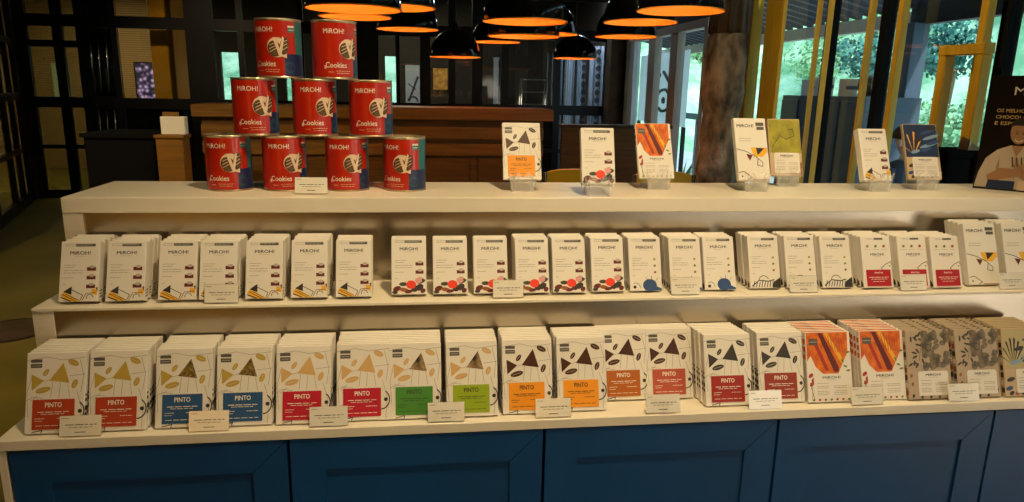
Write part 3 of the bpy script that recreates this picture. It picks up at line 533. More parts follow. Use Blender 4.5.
for (x, y, z, d), l in zip(LAMPS, LL):
    k = .445/d; x, y, z = x*k, y*k, EYE+(z-EYE)*k
    r = empty('pendant_lamp', (x, y, z)); tag(r, l, 'lamp', 'black and orange pendant lamps')
    for me in LM: inst(me, me.name, (0, 0, 0), parent=r)
    for ch in r.children: ch.scale = (.967, .967, .967)
    c = MB(); c.tube([(0, 0, .268), (0, 0, 3.0-z)], .004, 'black_metal', 6); c.build('cord', r)
    c = MB(); c.lathe([(.0, 3.0-z-.03), (.05, 3.0-z-.03), (.055, 3.0-z)], 'black_metal', 16); c.build('ceiling_rose', r)
    light('pendant_lamp_glow', 'POINT', (x, y, z+.10), 4.2, (1.0, .62, .34), shadow_soft_size=.045)
# housings for the unseen spots, added to the ceiling out of view
for k, sp in enumerate(SPOTS):
    c = MB(); c.lathe([(.055, 0), (.055, -.03), (.045, -.03), (.04, -.012), (0, -.012)], 'black_metal', 20); c.build('unseen_spot_housing', CEIL, loc=(sp[0], sp[1], 3.0))

# ------------------------------------------------------------------ display island
Z3, Z2, ZT = .841, 1.034, 1.2185; XL, XE = -.724, 1.80
Y3, Y2, YT, YB = 1.20, 1.345, 1.50, 1.756
isl = empty('display_island', (0, 0, 0)); tag(isl, 'white stepped display island with steel risers carrying the chocolate bars', 'display')
a = MB(); prof = [(YB, Z3-.02), (YB, ZT-.032), (YT, ZT-.032), (YT, Z2-.006), (Y2, Z2-.006), (Y2, Z3-.02)]
a.prism(prof, 'x', XL, XL+.036, 'white_laminate'); a.build('side_panel', isl, fixn=True); a = MB(); a.prism(prof, 'x', XE-.036, XE, 'white_laminate'); a.build('side_panel', isl, fixn=True)
for x in (-.735, XE-.013): a = MB(); a.box(x, x+.0125, Y3+.003, YB, 0, Z3-.02, 'white_laminate'); a.build('side_panel', isl)
a = MB(); a.box(XL+.036, XE-.036, Y2+.02, YB-.02, .0, Z2-.05, 'seam_black'); a.build('core', isl)
a = MB(); a.cbox(XL, XE, YT-.002, YB, ZT-.032, ZT, 'white_laminate', .0015); a.build('top_shelf', isl)
a = MB(); a.cbox(XL, XE, Y2-.003, YT+.03, Z2-.006, Z2, 'white_laminate', .001); a.build('middle_shelf', isl)
a = MB(); a.cbox(-.735, XE, Y3, Y2+.03, Z3-.02, Z3, 'white_laminate', .0015); a.build('bottom_shelf', isl)
a = MB(); a.box(XL+.036, XE-.036, YT+.006, YT+.010, Z2, ZT-.032, 'steel'); a.build('upper_riser', isl)
a = MB(); a.box(XL+.036, XE-.036, Y2+.002, Y2+.006, Z3, Z2-.006, 'steel'); a.build('lower_riser', isl)
a = MB(); a.box(XL+.036, XE-.036, YB-.02, YB-.004, 0, ZT-.032, 'white_laminate'); a.build('back_panel', isl)
# blue cabinets under it
EX = [-.7204, -.2475, .2264, .6993, 1.175, 1.650]; CN = ['leftmost blue cabinet under the island, in shadow', 'second blue cabinet from the left, under the green tagged bars', 'third blue cabinet from the left, below the orange and brown tags', 'fourth blue cabinet from the left, below the orange patterned bars', 'rightmost blue cabinet, at the dark right edge of the picture']
for k in range(5):
    x0, x1 = EX[k]+.003, EX[k+1]-.003; z0, z1 = .10, Z3-.0225; c = empty('blue_cabinet', ((x0+x1)/2, 1.25, 0)); tag(c, CN[k], 'cabinet', 'blue cabinets of the island'); W = (x1-x0)/2
    a = MB(); a.box(-W+.001, W-.001, -.022, .10, .0, z1-.002, 'seam_black'); a.build('body', c)
    d = MB(); fr = .062; y = -.047; yi = -.042
    out = [(-W, z0), (W, z0), (W, z1), (-W, z1)]; inn = [(-W+fr, z0+fr), (W-fr, z0+fr), (W-fr, z1-fr), (-W+fr, z1-fr)]
    for i in range(4):
        j = (i+1) % 4; g = .0009
        o0, o1, i0, i1 = out[i], out[j], inn[i], inn[j]
        dx = (o1[0]-o0[0]); dz = (o1[1]-o0[1]); L = math.hypot(dx, dz); ux, uz = dx/L*g, dz/L*g
        q = [(o0[0]+ux, o0[1]+uz), (o1[0]-ux, o1[1]-uz), (i1[0]-ux, i1[1]-uz), (i0[0]+ux, i0[1]+uz)]
        cx = sum(p[0] for p in q)/4; cz = sum(p[1] for p in q)/4; q2 = [(cx+(px-cx)*.985 if abs(px-cx) < fr else px, cz+(pz-cz)*.985 if abs(pz-cz) < fr else pz) for px, pz in q]
        d.prism(q, 'y', y+.002, y+.024, 'door_blue')
        vs = [(u, y+.002, v) for u, v in q]+[(u+(cx-u)*.0+ (ux if abs(ux) > 0 else 0)*(1 if (cx-u) > 0 else -1), y, v+(uz if abs(uz) > 0 else 0)*(1 if (cz-v) > 0 else -1)) for u, v in q]
        d.add(vs, [(4, 5, 6, 7), (0, 1, 5, 4), (1, 2, 6, 5), (2, 3, 7, 6), (3, 0, 4, 7)], 'door_blue')
    dd = d.build('door', c, fixn=True); p = MB(); p.box(-W+fr-.003, W-fr+.003, yi, yi+.010, z0+fr-.003, z1-fr+.003, 'door_blue'); p.build('door_panel', dd)
    a = MB(); a.box(-W, W, -.02, .02, 0, .098, 'seam_black'); a.build('plinth', c)

# ------------------------------------------------------------------ packaging prints
F1 = -.0003
def chip_front(a, W, H, y, chip, chip2=None, tagless=False):
    X = lambda u: (u-.5)*W; Z = lambda v: (1-v)*H; c2 = chip2 or chip; L = y-.0002
    for pts in ([(0, .1), (.35, .06), (.6, .1), (1, .07)], [(.1, .27), (.02, .5), (.05, .8)], [(.9, .1), (.97, .3), (.93, .5)], [(.45, .36), (.42, .56)], [(.58, .38), (.56, .56)], [(.7, .39), (.74, .56)], [(.3, .36), (.4, .34)], [(.0, .6), (.12, .55), (.3, .57)], [(.72, .3), (1, .28)], [(.86, .48), (.95, .7), (.92, .98)], [(.2, .53), (.08, .6)]):
        a.line([(X(u), Z(v)) for u, v in pts], .0006, 'line_ink', L)
    a.rect(X(.07), X(.26), Z(.125), Z(.085), 'dark_badge', L-.0001); a.rect(X(.07), X(.26), Z(.19), Z(.14), 'dark_badge', L-.0001); a.dashes(X(.09), X(.24), Z(.165), .0012, 'light_ink', L-.0003, 3)
    a.art([(X(u), Z(v)) for u, v in ((.09, .27), (.30, .35), (.10, .47))], c2, L-.0001); a.art([(X(u), Z(v)) for u, v in ((.62, .135), (.73, .385), (.39, .35))], chip, L-.0001)
    for u, v, rx, rz, an in ((.79, .135, .10, .035, -25), (.33, .25, .075, .027, 55), (.82, .40, .085, .032, 68), (.29, .465, .13, .036, 14)):
        a.ell(X(u), Z(v), rx*W, rz*H, 'choc_dark' if chip.startswith('choc_da') else c2, L-.0001, an); a.arc(X(u), Z(v), rx*W, 0, 360, .0008, 'ink', L-.0002, 14, rx*W*.95) if False else None
        a.line([(X(u)-rx*W*.7*cos(RD(an)), Z(v)-rx*W*.7*sin(RD(an))), (X(u)+rx*W*.7*cos(RD(an)), Z(v)+rx*W*.7*sin(RD(an)))], .0005, 'paper_edge', L-.0003)
    a.arc(X(.84), Z(.735), W*.155, -90, 60, .0022, 'ink', L-.0001, 10, H*.125); a.ell(X(.925), Z(.735), .0036, .0036, 'ink', L-.0002)
    a.line([(X(.12), Z(.985)), (X(.30), Z(.955)), (X(.28), Z(.995))], .0014, 'ink', L-.0001)
def side_flourish(a, W, H, T, y0, y1):
    for s in (-1, 1):
        x = s*(W/2+.0002)
        for (zc, r) in ((.40, .05), (.30, .07), (.22, .05), (.46, .03)):
            n = 7; a.add([(x, (y0+y1)/2+(y1-y0)*.42*cos(2*pi*i/n), H*(zc+r*.5*sin(2*pi*i/n))) for i in range(n)], [tuple(range(n))], 'ink')
    z = H+.0002
    a.add([(W*.44, y0+.002, z), (W*.5-.001, y0+.002, z), (W*.5-.001, y0+.0045, z), (W*.43, y0+.0045, z)], [(0, 1, 2, 3)], 'grey_ink')
def tag_mesh(W, H, col, ink='card_white', u0=.13, u1=.83, v0=.585, v1=.945):
    X = lambda u: (u-.5)*W; Z = lambda v: (1-v)*H; t = MB(); x0, x1, z0, z1 = X(u0), X(u1), Z(v1), Z(v0); y = -.0012; n = 14; P = []
    for i in range(n): P += [(x0+(x1-x0)*i/n, z0), (x0+(x1-x0)*(i+.5)/n, z0-.0008)]
    for i in range(n): P += [(x1, z0+(z1-z0)*i/n), (x1+.0008, z0+(z1-z0)*(i+.5)/n)]
    for i in range(n): P += [(x1-(x1-x0)*i/n, z1), (x1-(x1-x0)*(i+.5)/n, z1+.0008)]
    for i in range(n): P += [(x0, z1-(z1-z0)*i/n), (x0-.0008, z1-(z1-z0)*(i+.5)/n)]
    t.prism([(u, v) for u, v in P], 'y', y, y+.0005, col); w_ = x1-x0; h = z1-z0
    t.text('PINTO', x0+w_*.30, x0+w_*.70, z0+h*.74, z0+h*.90, ink, y-.0003, .0003)
    t.dashes(x0+w_*.12, x0+w_*.88, z0+h*.58, .0012, ink, y-.0003, 5); t.dashes(x0+w_*.2, x0+w_*.8, z0+h*.51, .0009, ink, y-.0003, 6)
    t.dashes(x0+w_*.06, x0+w_*.3, z0+h*.36, .0010, ink, y-.0003, 7); t.dashes(x0+w_*.6, x0+w_*.9, z0+h*.36, .0010, ink, y-.0003, 8); t.dashes(x0+w_*.06, x0+w_*.25, z0+h*.28, .0009, ink, y-.0003, 9); t.dashes(x0+w_*.08, x0+w_*.9, z0+h*.12, .0009, ink, y-.0003, 10)
    return t.mesh('label_tag')
BW, BH, BT = .0975, .1415, .0092
def body(a, W, H, T, m='paper', back='paper_edge'):
    a.cbox(-W/2, W/2, 0, T, 0, H, m, .0011)
def chip_bar(chip, chip2=None):
    a = MB(); body(a, BW, BH, BT); chip_front(a, BW, BH, 0, chip, chip2); side_flourish(a, BW, BH, BT, 0, BT); return a.mesh('chocolate_bar')
def label_panel(W, H, x0, x1, z0, z1, name='text_panel', plate='paper', logo='MiROH!'):
    t = MB(); t.prism([(x0, z0), (x1, z0), (x1, z1-.004), (x1-.003, z1), (x0+.003, z1), (x0, z1-.004)], 'y', -.0010, -.0005, plate); w_ = x1-x0; h = z1-z0; y = -.0013
    t.text(logo, x0+w_*.25, x0+w_*.75, z0+h*.80, z0+h*.90, 'ink', y, .0002); t.dashes(x0+w_*.36, x0+w_*.64, z0+h*.75, .0007, 'grey_ink', y, 2)
    for i, v in enumerate((.62, .50, .43, .30, .23, .16)):
        t.dashes(x0+w_*.08, x0+w_*.42, z0+h*v, .0009, 'grey_ink', y, 20+i)
        if v != .62: t.dashes(x0+w_*.55, x0+w_*.92, z0+h*v, .0009, 'grey_ink', y, 40+i)
    return t.mesh(name)
def art_bar(kind, W=BW, H=BH, T=BT):
    a = MB(); L = -.0002; X = lambda u: (u-.5)*W; Z = lambda v: (1-v)*H
    base = {'orange': 'paper', 'botanic': 'art_greige', 'blue': 'art_tan', 'olive': 'art_tan', 'tropic': 'art_tan'}[kind]; body(a, W, H, T, base); e = -.0001
    A = lambda pts, m, k=0: a.art([(X(u), Z(v)) for u, v in pts], m, L-k*.0001)
    if kind == 'orange':
        A([(.02, .01), (.94, .01), (.93, .30), (.80, .46), (.70, .60), (.36, .60), (.20, .50), (.10, .34), (.02, .42)], 'art_orange'); A([(.28, .02), (.38, .02), (.72, .52), (.70, .58), (.60, .57)], 'art_maroon', 1); A([(.42, .02), (.5, .02), (.82, .40), (.78, .46)], 'art_yellow', 1); A([(.16, .14), (.24, .14), (.5, .56), (.42, .56)], 'art_red', 1)
        for i in range(7): a.line([(X(.50+.06*i), Z(.05+.01*i)), (X(.56+.05*i), Z(.30))], .0010, 'art_red', L-.0002)
        a.rect(X(.07), X(.27), Z(.19), Z(.10), 'dark_badge', L-.0003); a.dashes(X(.09), X(.25), Z(.145), .0015, 'light_ink', L-.0005, 3)
        for u, v in ((.08, .62), (.14, .68), (.10, .74)): a.ell(X(u), Z(v), .006, .0035, 'art_red', L-.0001, 40)
        a.line([(X(.06), Z(.72)), (X(.14), Z(.98))], .0012, 'ink', L-.0001); a.line([(X(.13), Z(.6)), (X(.08), Z(.98))], .0008, 'grey_ink', L-.0001)
        for u, v in ((.80, .42), (.86, .50), (.92, .56), (.93, .30)): a.ell(X(u), Z(v), .0045, .002, 'art_green', L-.0003, 60*u*10 % 180)
        for i in range(7): a.ell(X(.12+.13*i), Z(.965), .003, .0022, ('art_green', 'art_red', 'art_brown')[i % 3], L-.0003, 30)
        sidec = 'art_orange'
    elif kind == 'botanic':
        r = random.Random(4)
        for i in range(44):
            u = .40+.56*r.random(); v = .03+.54*r.random(); a.ell(X(u), Z(v), W*r.uniform(.06, .12), H*r.uniform(.025, .05), 'art_botanic', L-.00002*i, r.uniform(0, 180))
        for i in range(16):
            u = .06+.36*r.random(); v = .06+.5*r.random(); a.ell(X(u), Z(v), W*.065, H*.015, 'leaf_ink', L-.0001, r.uniform(0, 180)); 
        a.arc(X(.5), Z(.26), W*.07, 0, 360, .0012, 'ink', L-.0015); a.line([(X(.28), Z(.45)), (X(.38), Z(.12))], .0008, 'ink', L-.0002)
        for u, v in ((.08, .66), (.1, .78), (.92, .9), (.1, .95), (.5, .97), (.3, .965), (.7, .97)): a.ell(X(u), Z(v), .004, .0028, 'art_brown' if v < .8 else 'ink', L-.0002, 70)
        sidec = 'art_brown'
    elif kind in ('blue', 'tropic'):
        A([(.02, .01), (.98, .01), (.98, .60), (.02, .60)], 'art_navy' if kind == 'tropic' else 'art_sand')
        for (cu, cv, m) in ((.25, .55, 'art_yellow' if kind == 'tropic' else 'ink'),):
            for k in range(8):
                t = RD(20+k*20); A([(cu+.02*cos(t), cv-.01), (cu+.30*cos(t)-.02, cv-.42*sin(t)), (cu+.30*cos(t)+.03, cv-.40*sin(t))], m if k % 2 else 'ink', 1)
        for i, (u, v, rx, m) in enumerate(((.72, .14, .24, 'art_blue'), (.80, .24, .26, 'art_sky'), (.72, .38, .30, 'art_sky'), (.85, .34, .22, 'art_blue'), (.4, .30, .12, 'ink'), (.62, .46, .18, 'art_blue'), (.3, .5, .14, 'art_sky'), (.85, .08, .14, 'ink'), (.15, .75, .10, 'ink'), (.1, .88, .09, 'art_blue'))): a.ell(X(u), Z(v), rx*W, H*.03, m, L-.0002-.00003*i, 15)
        for i in range(6): a.ell(X(.15+.14*i), Z(.95), .006, .004, ('ink', 'art_brown')[i % 2], L-.0003, 25)
        sidec = 'ink'
    else:
        A([(.02, .02), (.98, .02), (.98, .60), (.02, .60)], 'art_olive'); a.line([(X(.1), Z(.5)), (X(.35), Z(.30)), (X(.55), Z(.36)), (X(.8), Z(.30)), (X(.75), Z(.18)), (X(.6), Z(.20))], .0014, 'ink', L-.0002)
        A([(.7, .92), (.98, .75), (.98, .98), (.6, .98)], 'art_brown', 1); a.ell(X(.72), Z(.86), .006, .007, 'art_maroon', L-.0003); sidec = 'art_olive'
    if kind in ('botanic', 'blue', 'orange'):
        for s in (-1, 1):
            x = s*(W/2+.0002)
            for i in range(8): z = H*(.06+.11*i); a.add([(x, .001, z), (x, T-.001, z), (x, T-.001, z+H*.07), (x, .001, z+H*.07)], [(0, 1, 2, 3)], (sidec, 'paper_edge', 'ink')[i % 3 if kind != 'orange' else (0 if i > 4 else 1)])
        zt_ = H+.0002; m1 = {'botanic': 'leaf_ink', 'blue': 'art_navy', 'orange': 'leaf_ink'}[kind]
        n = 12
        for i in range(n): x = -W/2+.003+(W-.006)*i/n; a.add([(x, .0025, zt_), (x+(W-.006)/n*.55, .0025, zt_), (x+(W-.006)/n*.55, T-.002, zt_), (x, T-.002, zt_)], [(0, 1, 2, 3)], m1)
    return a.mesh('chocolate_bar')
def art_panel(kind, W=BW, H=BH):
    x0 = {'orange': -.36, 'botanic': -.27, 'blue': -.22, 'tropic': -.33, 'olive': -.36}[kind]; return label_panel(W, H, x0*W, .42*W, .05*H, .40*H, plate='paper')
# front bottom row
LEAN = RD(-18.5)
def bar_thing(me, tagme, x, y, z, rz, label, group, rx=0, nm='chocolate_bar'):
    o = inst(me, nm, (x, y, z), rz, rx=rx); tag(o, label, 'chocolate bar', group)
    if tagme: inst(tagme, tagme.name.split('.')[0], (0, 0, 0), parent=o)
    return o
kinds = {'y': chip_bar('choc_yellow', 'choc_yellow'), 's': chip_bar('choc_spotted', 'choc_yellow'), 'p': chip_bar('choc_peach', 'choc_peach'), 'c': chip_bar('choc_cookie', 'choc_peach'), 'd': chip_bar('choc_dark'), 'k': chip_bar('choc_black')}
arts = {k: (art_bar(k), art_panel(k)) for k in ('orange', 'botanic', 'blue')}
TG = lambda c, ink='card_white': tag_mesh(BW, BH, c, ink)
tags_ = {}
def gettag(c, ink='card_white'):
    if (c, ink) not in tags_: tags_[(c, ink)] = TG(c, ink)
    return tags_[(c, ink)]
# (x centre, front y, kind, tag colour, ink, count, short description)
ROW3 = [(-.642, 1.216, 'y', 'tag_brick', 'card_white', 10, 'leftmost bottom shelf stack, brick red tag'),
        (-.539, 1.218, 'y', 'tag_brick', 'card_white', 10, 'second bottom shelf stack, brick red tag'),
        (-.427, 1.219, 's', 'tag_blue', 'card_white', 10, 'left blue tagged stack'),
        (-.322, 1.218, 's', 'tag_blue', 'card_white', 10, 'right blue tagged stack'),
        (-.217, 1.216, 'p', 'tag_crimson', 'card_white', 10, 'left crimson tagged stack, pale cream chips'),
        (-.109, 1.219, 'p', 'tag_crimson', 'card_white', 10, 'right crimson tagged stack, pale cream chips'),
        (-.013, 1.219, 'c', 'tag_green', 'ink', 10, 'dark green tagged stack'),
        (.094, 1.218, 'c', 'tag_lime', 'ink', 10, 'lime green tagged stack'),
        (.201, 1.222, 'd', 'tag_orange', 'ink', 10, 'left orange tagged stack, dark chips'),
        (.308, 1.225, 'd', 'tag_orange', 'ink', 9, 'right orange tagged stack, dark chips'),
        (.404, 1.264, 'd', 'tag_brown', 'card_white', 6, 'orange brown tagged stack, set back'),
        (.499, 1.263, 'd', 'tag_salmon', 'card_white', 6, 'salmon tagged stack, set back'),
        (.606, 1.222, 'k', 'tag_dark_red', 'card_white', 10, 'dark red tagged stack, black chips'),
        (.720, 1.226, 'k', 'tag_rust', 'card_white', 9, 'rust red tagged stack, black chips'),
        (.821, 1.220, 'orange', None, None, 10, 'left orange striped patterned stack'),
        (.940, 1.222, 'orange', None, None, 10, 'right orange striped patterned stack'),
        (1.039, 1.216, 'botanic', None, None, 10, 'left grey botanical stack'),
        (1.149, 1.215, 'botanic', None, None, 10, 'right grey botanical stack'),
        (1.256, 1.214, 'blue', None, None, 10, 'blue leaf patterned stack, right edge')]
rj = random.Random(11)
for ci, (x, y, k, tc_, ink, n, d) in enumerate(ROW3):
    if k in arts: me, tg = arts[k]
    else: me, tg = kinds[k], gettag(tc_, ink)
    back = .0 if ci != 12 else -.0012
    pit = (1.337-y)/max(n, 10) if n >= 9 else .0122
    n = {10: 8, 9: 7, 6: 4}[n]; pit = .0099
    for i in range(n):
        lab = ('front bar of the %s' if i == 0 else ORD[i]+' bar from the front in the %s') % d
        jx = rj.uniform(-.0015, .0015) if i else 0
        bar_thing(me, tg if i == 0 else None, x-.004+back*i+jx, y-.001+i*pit, Z3+.0003+BT*sin(-LEAN)+rj.uniform(0, .0008), 0, lab, 'bottom shelf bars', rx=LEAN)
# middle row boxes
MW, MH, MT = .0700, .1155, .0200
TH = {'arrow': .0190, 'cherry': .0190, 'blob': .0140, 'hatch': .0140, 'redtag': .0130, 'tall': .0140}
BL = RD(-21)
def box_mesh(kind):
    W, H = (MW, MH) if kind != 'tall' else (.0790, .1415); T = TH[kind]
    a = MB(); a.cbox(-W/2, W/2, 0, T, 0, H, 'paper', .0010); L = -.0002; X = lambda u: (u-.5)*W; Z = lambda v: (1-v)*H
    A = lambda pts, m, k=0: a.art([(X(u), Z(v)) for u, v in pts], m, L-k*.0001)
    if kind in ('arrow', 'cherry', 'blob', 'hatch'):
        r0 = .38 if kind in ('arrow', 'cherry') else .46
        a.rect(X(r0), X(.88), Z(.09), Z(.045), 'dark_badge', L); a.line([(X(.12), Z(.05)), (X(r0), Z(.05)), (X(r0), Z(.08)), (X(.12), Z(.08)), (X(.12), Z(.05))], .0006, 'grey_ink', L); a.dashes(X(r0+.03), X(.80), Z(.065), .0012, 'light_ink', L-.0002, 1)
        a.text('MiROH!', X(.24), X(.76), Z(.225), Z(.17), 'ink', L, .0003); a.dashes(X(.36), X(.64), Z(.25), .0006, 'grey_ink', L, 1)
        for i, v in enumerate((.40, .44, .49, .53, .61, .72)): a.dashes(X(.10), X((.42, .36, .62, .60, .36, .18)[i]), Z(v), .0009, 'grey_ink', L, 60+i)
        if kind in ('arrow', 'cherry'):
            for v in (.44, .585, .73): a.rect(X(.69), X(.92), Z(v+.055), Z(v-.005), 'art_maroon', L); a.ell(X(.82), Z(v-.01), .005, .003, 'light_ink', L-.0001)
        else:
            for v, m in ((.42, 'art_olive'), (.54, 'art_green'), (.66, 'art_brown')): a.ell(X(.80), Z(v), .0028, .0024, m, L, 30)
    if kind == 'arrow':
        A([(.05, .90), (.14, .84), (.55, .985), (.52, .998), (.28, .998)], 'art_yellow'); a.line([(X(.06), Z(.93)), (X(.32), Z(.995))], .0022, 'ink', L-.00015); a.line([(X(.10), Z(.88)), (X(.45), Z(.995))], .0012, 'ink', L-.00015); A([(.12, .84), (.33, .75), (.33, .89)], 'ink', 1); a.line([(X(.28), Z(.79)), (X(.62), Z(.90)), (X(.55), Z(.99))], .0012, 'ink', L-.0001); a.line([(X(.20), Z(.88)), (X(.52), Z(.98))], .001, 'ink', L-.0002)
        A([(.84, .80), (.98, .80), (.98, .90), (.84, .88)], 'art_yellow'); a.line([(X(.60), Z(.99)), (X(.70), Z(.87)), (X(.95), Z(.86))], .0012, 'art_brown', L-.0002); a.arc(X(.80), Z(.94), .006, 0, 200, .0012, 'ink', L-.0003); A([(.94, .78), (.99, .76), (.99, .84)], 'ink', 3)
        for s in (1,):
            x = W/2+.0002
            for i in range(3): a.add([(x, .003, H*(.06+.05*i)), (x, T-.003, H*(.09+.05*i)), (x, T-.003, H*(.12+.05*i))], [(0, 1, 2)], 'ink' if i != 1 else 'art_brown')
    elif kind == 'cherry':
        for i, (u, v, rx, rz, m, an) in enumerate(((.16, .90, .12, .045, 'art_maroon', 20), (.34, .82, .12, .035, 'art_leaf', 0), (.36, .92, .14, .035, 'art_brown', -10), (.66, .90, .10, .06, 'ink', 60), (.80, .88, .09, .075, 'ink', -60), (.86, .78, .12, .03, 'art_leaf', 25), (.90, .94, .08, .04, 'art_maroon', 40), (.10, .96, .08, .03, 'ink', 0), (.50, .95, .12, .03, 'art_maroon', 10), (.56, .83, .145, .075, 'art_scarlet', 0), (.78, .76, .10, .05, 'art_pink', 0))):
            a.ell(X(u), Z(v), rx*W, rz*H, m, L-.00003*i, an)
    elif kind == 'blob':
        a.ell(X(.62), Z(.90), W*.22, H*.115, 'art_blue', L); A([(.62, .86), (.80, .91), (.99, .965), (.99, .995), (.45, .995)], 'art_blue', 1); a.ell(X(.15), Z(.93), W*.05, H*.03, 'ink', L, 20); a.arc(X(.18), Z(.94), W*.14, -10, 120, .0010, 'ink', L); a.line([(X(.68), Z(.79)), (X(.68), Z(.73))], .0011, 'ink', L); a.line([(X(.8), Z(.83)), (X(.88), Z(.76))], .0008, 'ink', L); a.line([(X(.55), Z(.8)), (X(.5), Z(.75))], .0008, 'ink', L)
    elif kind == 'hatch':
        A([(.78, .88), (.99, .80), (.99, .995), (.72, .995)], 'ink'); a.line([(X(.06), Z(.96)), (X(.3), Z(.85)), (X(.6), Z(.87)), (X(.8), Z(.84))], .0022, 'ink', L-.0001)
        for i in range(8): a.line([(X(.10+.09*i), Z(.98)), (X(.16+.085*i), Z(.86+.01*(i % 3)))], .0018, 'art_navy' if i % 2 else 'ink', L-.0002)
        a.arc(X(.45), Z(.86), W*.16, 20, 170, .0014, 'ink', L-.0003)
    elif kind == 'redtag':
        a.rect(X(.46), X(.76), Z(.075), Z(.04), 'dark_badge', L); a.dashes(X(.2), X(.44), Z(.058), .0012, 'grey_ink', L, 1)
        for u, m in ((.22, 'art_olive'), (.50, 'art_green'), (.78, 'art_brown')): a.ell(X(u), Z(.20), .0035, .0030, m, L, 40); a.dashes(X(u-.1), X(u+.1), Z(.265), .0007, 'grey_ink', L, 3)
        a.text('MiROH!', X(.30), X(.76), Z(.385), Z(.335), 'ink', L, .0002); a.dashes(X(.4), X(.66), Z(.40), .0006, 'grey_ink', L, 4)
        a.line([(X(.62), Z(.63)), (X(.78), Z(.55)), (X(.97), Z(.50)), (X(.98), Z(.56))], .0013, 'ink', L); a.line([(X(.62), Z(.63)), (X(.72), Z(.67)), (X(.85), Z(.66))], .0010, 'ink', L); a.ell(X(.92), Z(.585), .0016, .0016, 'ink', L)
    elif kind == 'tall':
        a.text('MiROH!', X(.08), X(.60), Z(.15), Z(.10), 'ink', L, .0003); a.rect(X(.68), X(.93), Z(.125), Z(.07), 'dark_badge', L); a.rect(X(.70), X(.93), Z(.19), Z(.14), 'dark_badge', L)
        for i, v in enumerate((.33, .37)): a.dashes(X(.12), X(.50), Z(v), .001, 'grey_ink', L, 60+i)
        A([(.45, .48), (.97, .48), (.97, .55), (.80, .63), (.55, .62)], 'art_yellow'); A([(.62, .48), (.88, .49), (.66, .60)], 'ink', 1); A([(.30, .58), (.50, .60), (.40, .69)], 'art_maroon', 1)
        a.line([(X(.02), Z(.50)), (X(.30), Z(.54)), (X(.60), Z(.62)), (X(.80), Z(.72)), (X(.78), Z(.78)), (X(.62), Z(.76)), (X(.66), Z(.66))], .0014, 'ink', L-.0002); a.line([(X(.02), Z(.88)), (X(.18), Z(.86)), (X(.42), Z(.96)), (X(.30), Z(.985))], .0014, 'ink', L-.0002); a.ell(X(.12), Z(.94), .002, .002, 'ink', L); a.rect(X(.44), X(.96), Z(.995), Z(.98), 'art_brown', L)
    if kind in ('redtag', 'hatch', 'blob'):
        for s in (-1, 1):
            x = s*(W/2+.0002); a.add([(x, .002, .003), (x, T-.002, .003), (x, T-.003, H*.16), (x, .004, H*.10)], [(0, 1, 2, 3)], 'ink')
    return a.mesh('chocolate_box')
def ruby_tag():
    W, H = MW, MH; t = MB(); X = lambda u: (u-.5)*W; Z = lambda v: (1-v)*H
    t.prism([(X(.10), Z(.97)), (X(.92), Z(.97)), (X(.92), Z(.655)), (X(.10), Z(.655))], 'y', -.0010, -.0005, 'tag_ruby'); t.text('PINTO', X(.38), X(.66), Z(.73), Z(.70), 'card_white', -.0013, .0002); t.dashes(X(.18), X(.84), Z(.80), .0012, 'card_white', -.0013, 2); t.dashes(X(.24), X(.78), Z(.835), .0009, 'card_white', -.0013, 3); t.dashes(X(.3), X(.7), Z(.88), .0008, 'card_white', -.0013, 5)
    return t.mesh('label_tag')
BM = {k: box_mesh(k) for k in ('arrow', 'cherry', 'blob', 'hatch', 'redtag', 'tall')}; RT = ruby_tag()
MIDN = {'arrow': 'yellow striped', 'cherry': 'red berry', 'blob': 'round blue shape', 'hatch': 'dark hatched', 'redtag': 'ruby red tagged', 'tall': 'tall yellow band'}
ROW2 = [(-.650, 1.362, 'arrow', 5), (-.566, 1.361, 'arrow', 5), (-.472, 1.362, 'arrow', 5), (-.396, 1.360, 'arrow', 5), (-.310, 1.360, 'arrow', 4), (-.224, 1.362, 'arrow', 4), (-.138, 1.363, 'arrow', 3),
        (-.029, 1.372, 'cherry', 2), (.0545, 1.370, 'cherry', 2), (.1375, 1.370, 'cherry', 2), (.2235, 1.368, 'cherry', 3), (.301, 1.366, 'cherry', 4), (.384, 1.369, 'cherry', 4),
        (.4675, 1.375, 'blob', 5), (.5555, 1.373, 'blob', 5), (.632, 1.374, 'blob', 6), (.7365, 1.379, 'hatch', 6), (.821, 1.379, 'hatch', 6), (.902, 1.375, 'hatch', 6),
        (.9955, 1.369, 'redtag', 7), (1.081, 1.367, 'redtag', 7), (1.157, 1.362, 'redtag', 7), (1.2605, 1.378, 'tall', 7), (1.357, 1.378, 'tall', 7)]
cnt = {}; tot = {}
for q in ROW2: tot[q[2]] = tot.get(q[2], 0)+1
for x, y, k, n in ROW2:
    c = cnt.get(k, 0); cnt[k] = c+1; T = TH[k]; pit = T/cos(BL)+.0005; n = min(n, int((1.487-y-.0415)/pit)); n = 4 if k == 'tall' else n
    for i in range(n):
        lab = ('front box of the %s stack' if i == 0 else ORD[i]+' box from the front in the %s stack') % (nth(c)+' '+MIDN[k])+', middle shelf'
        bar_thing(BM[k], RT if (k == 'redtag' and i == 0) else None, x+(rj.uniform(-.001, .001) if i else 0), y+i*pit, Z2+.0003+T*sin(-BL), 0, lab, 'middle shelf boxes', nm='chocolate_box', rx=BL)

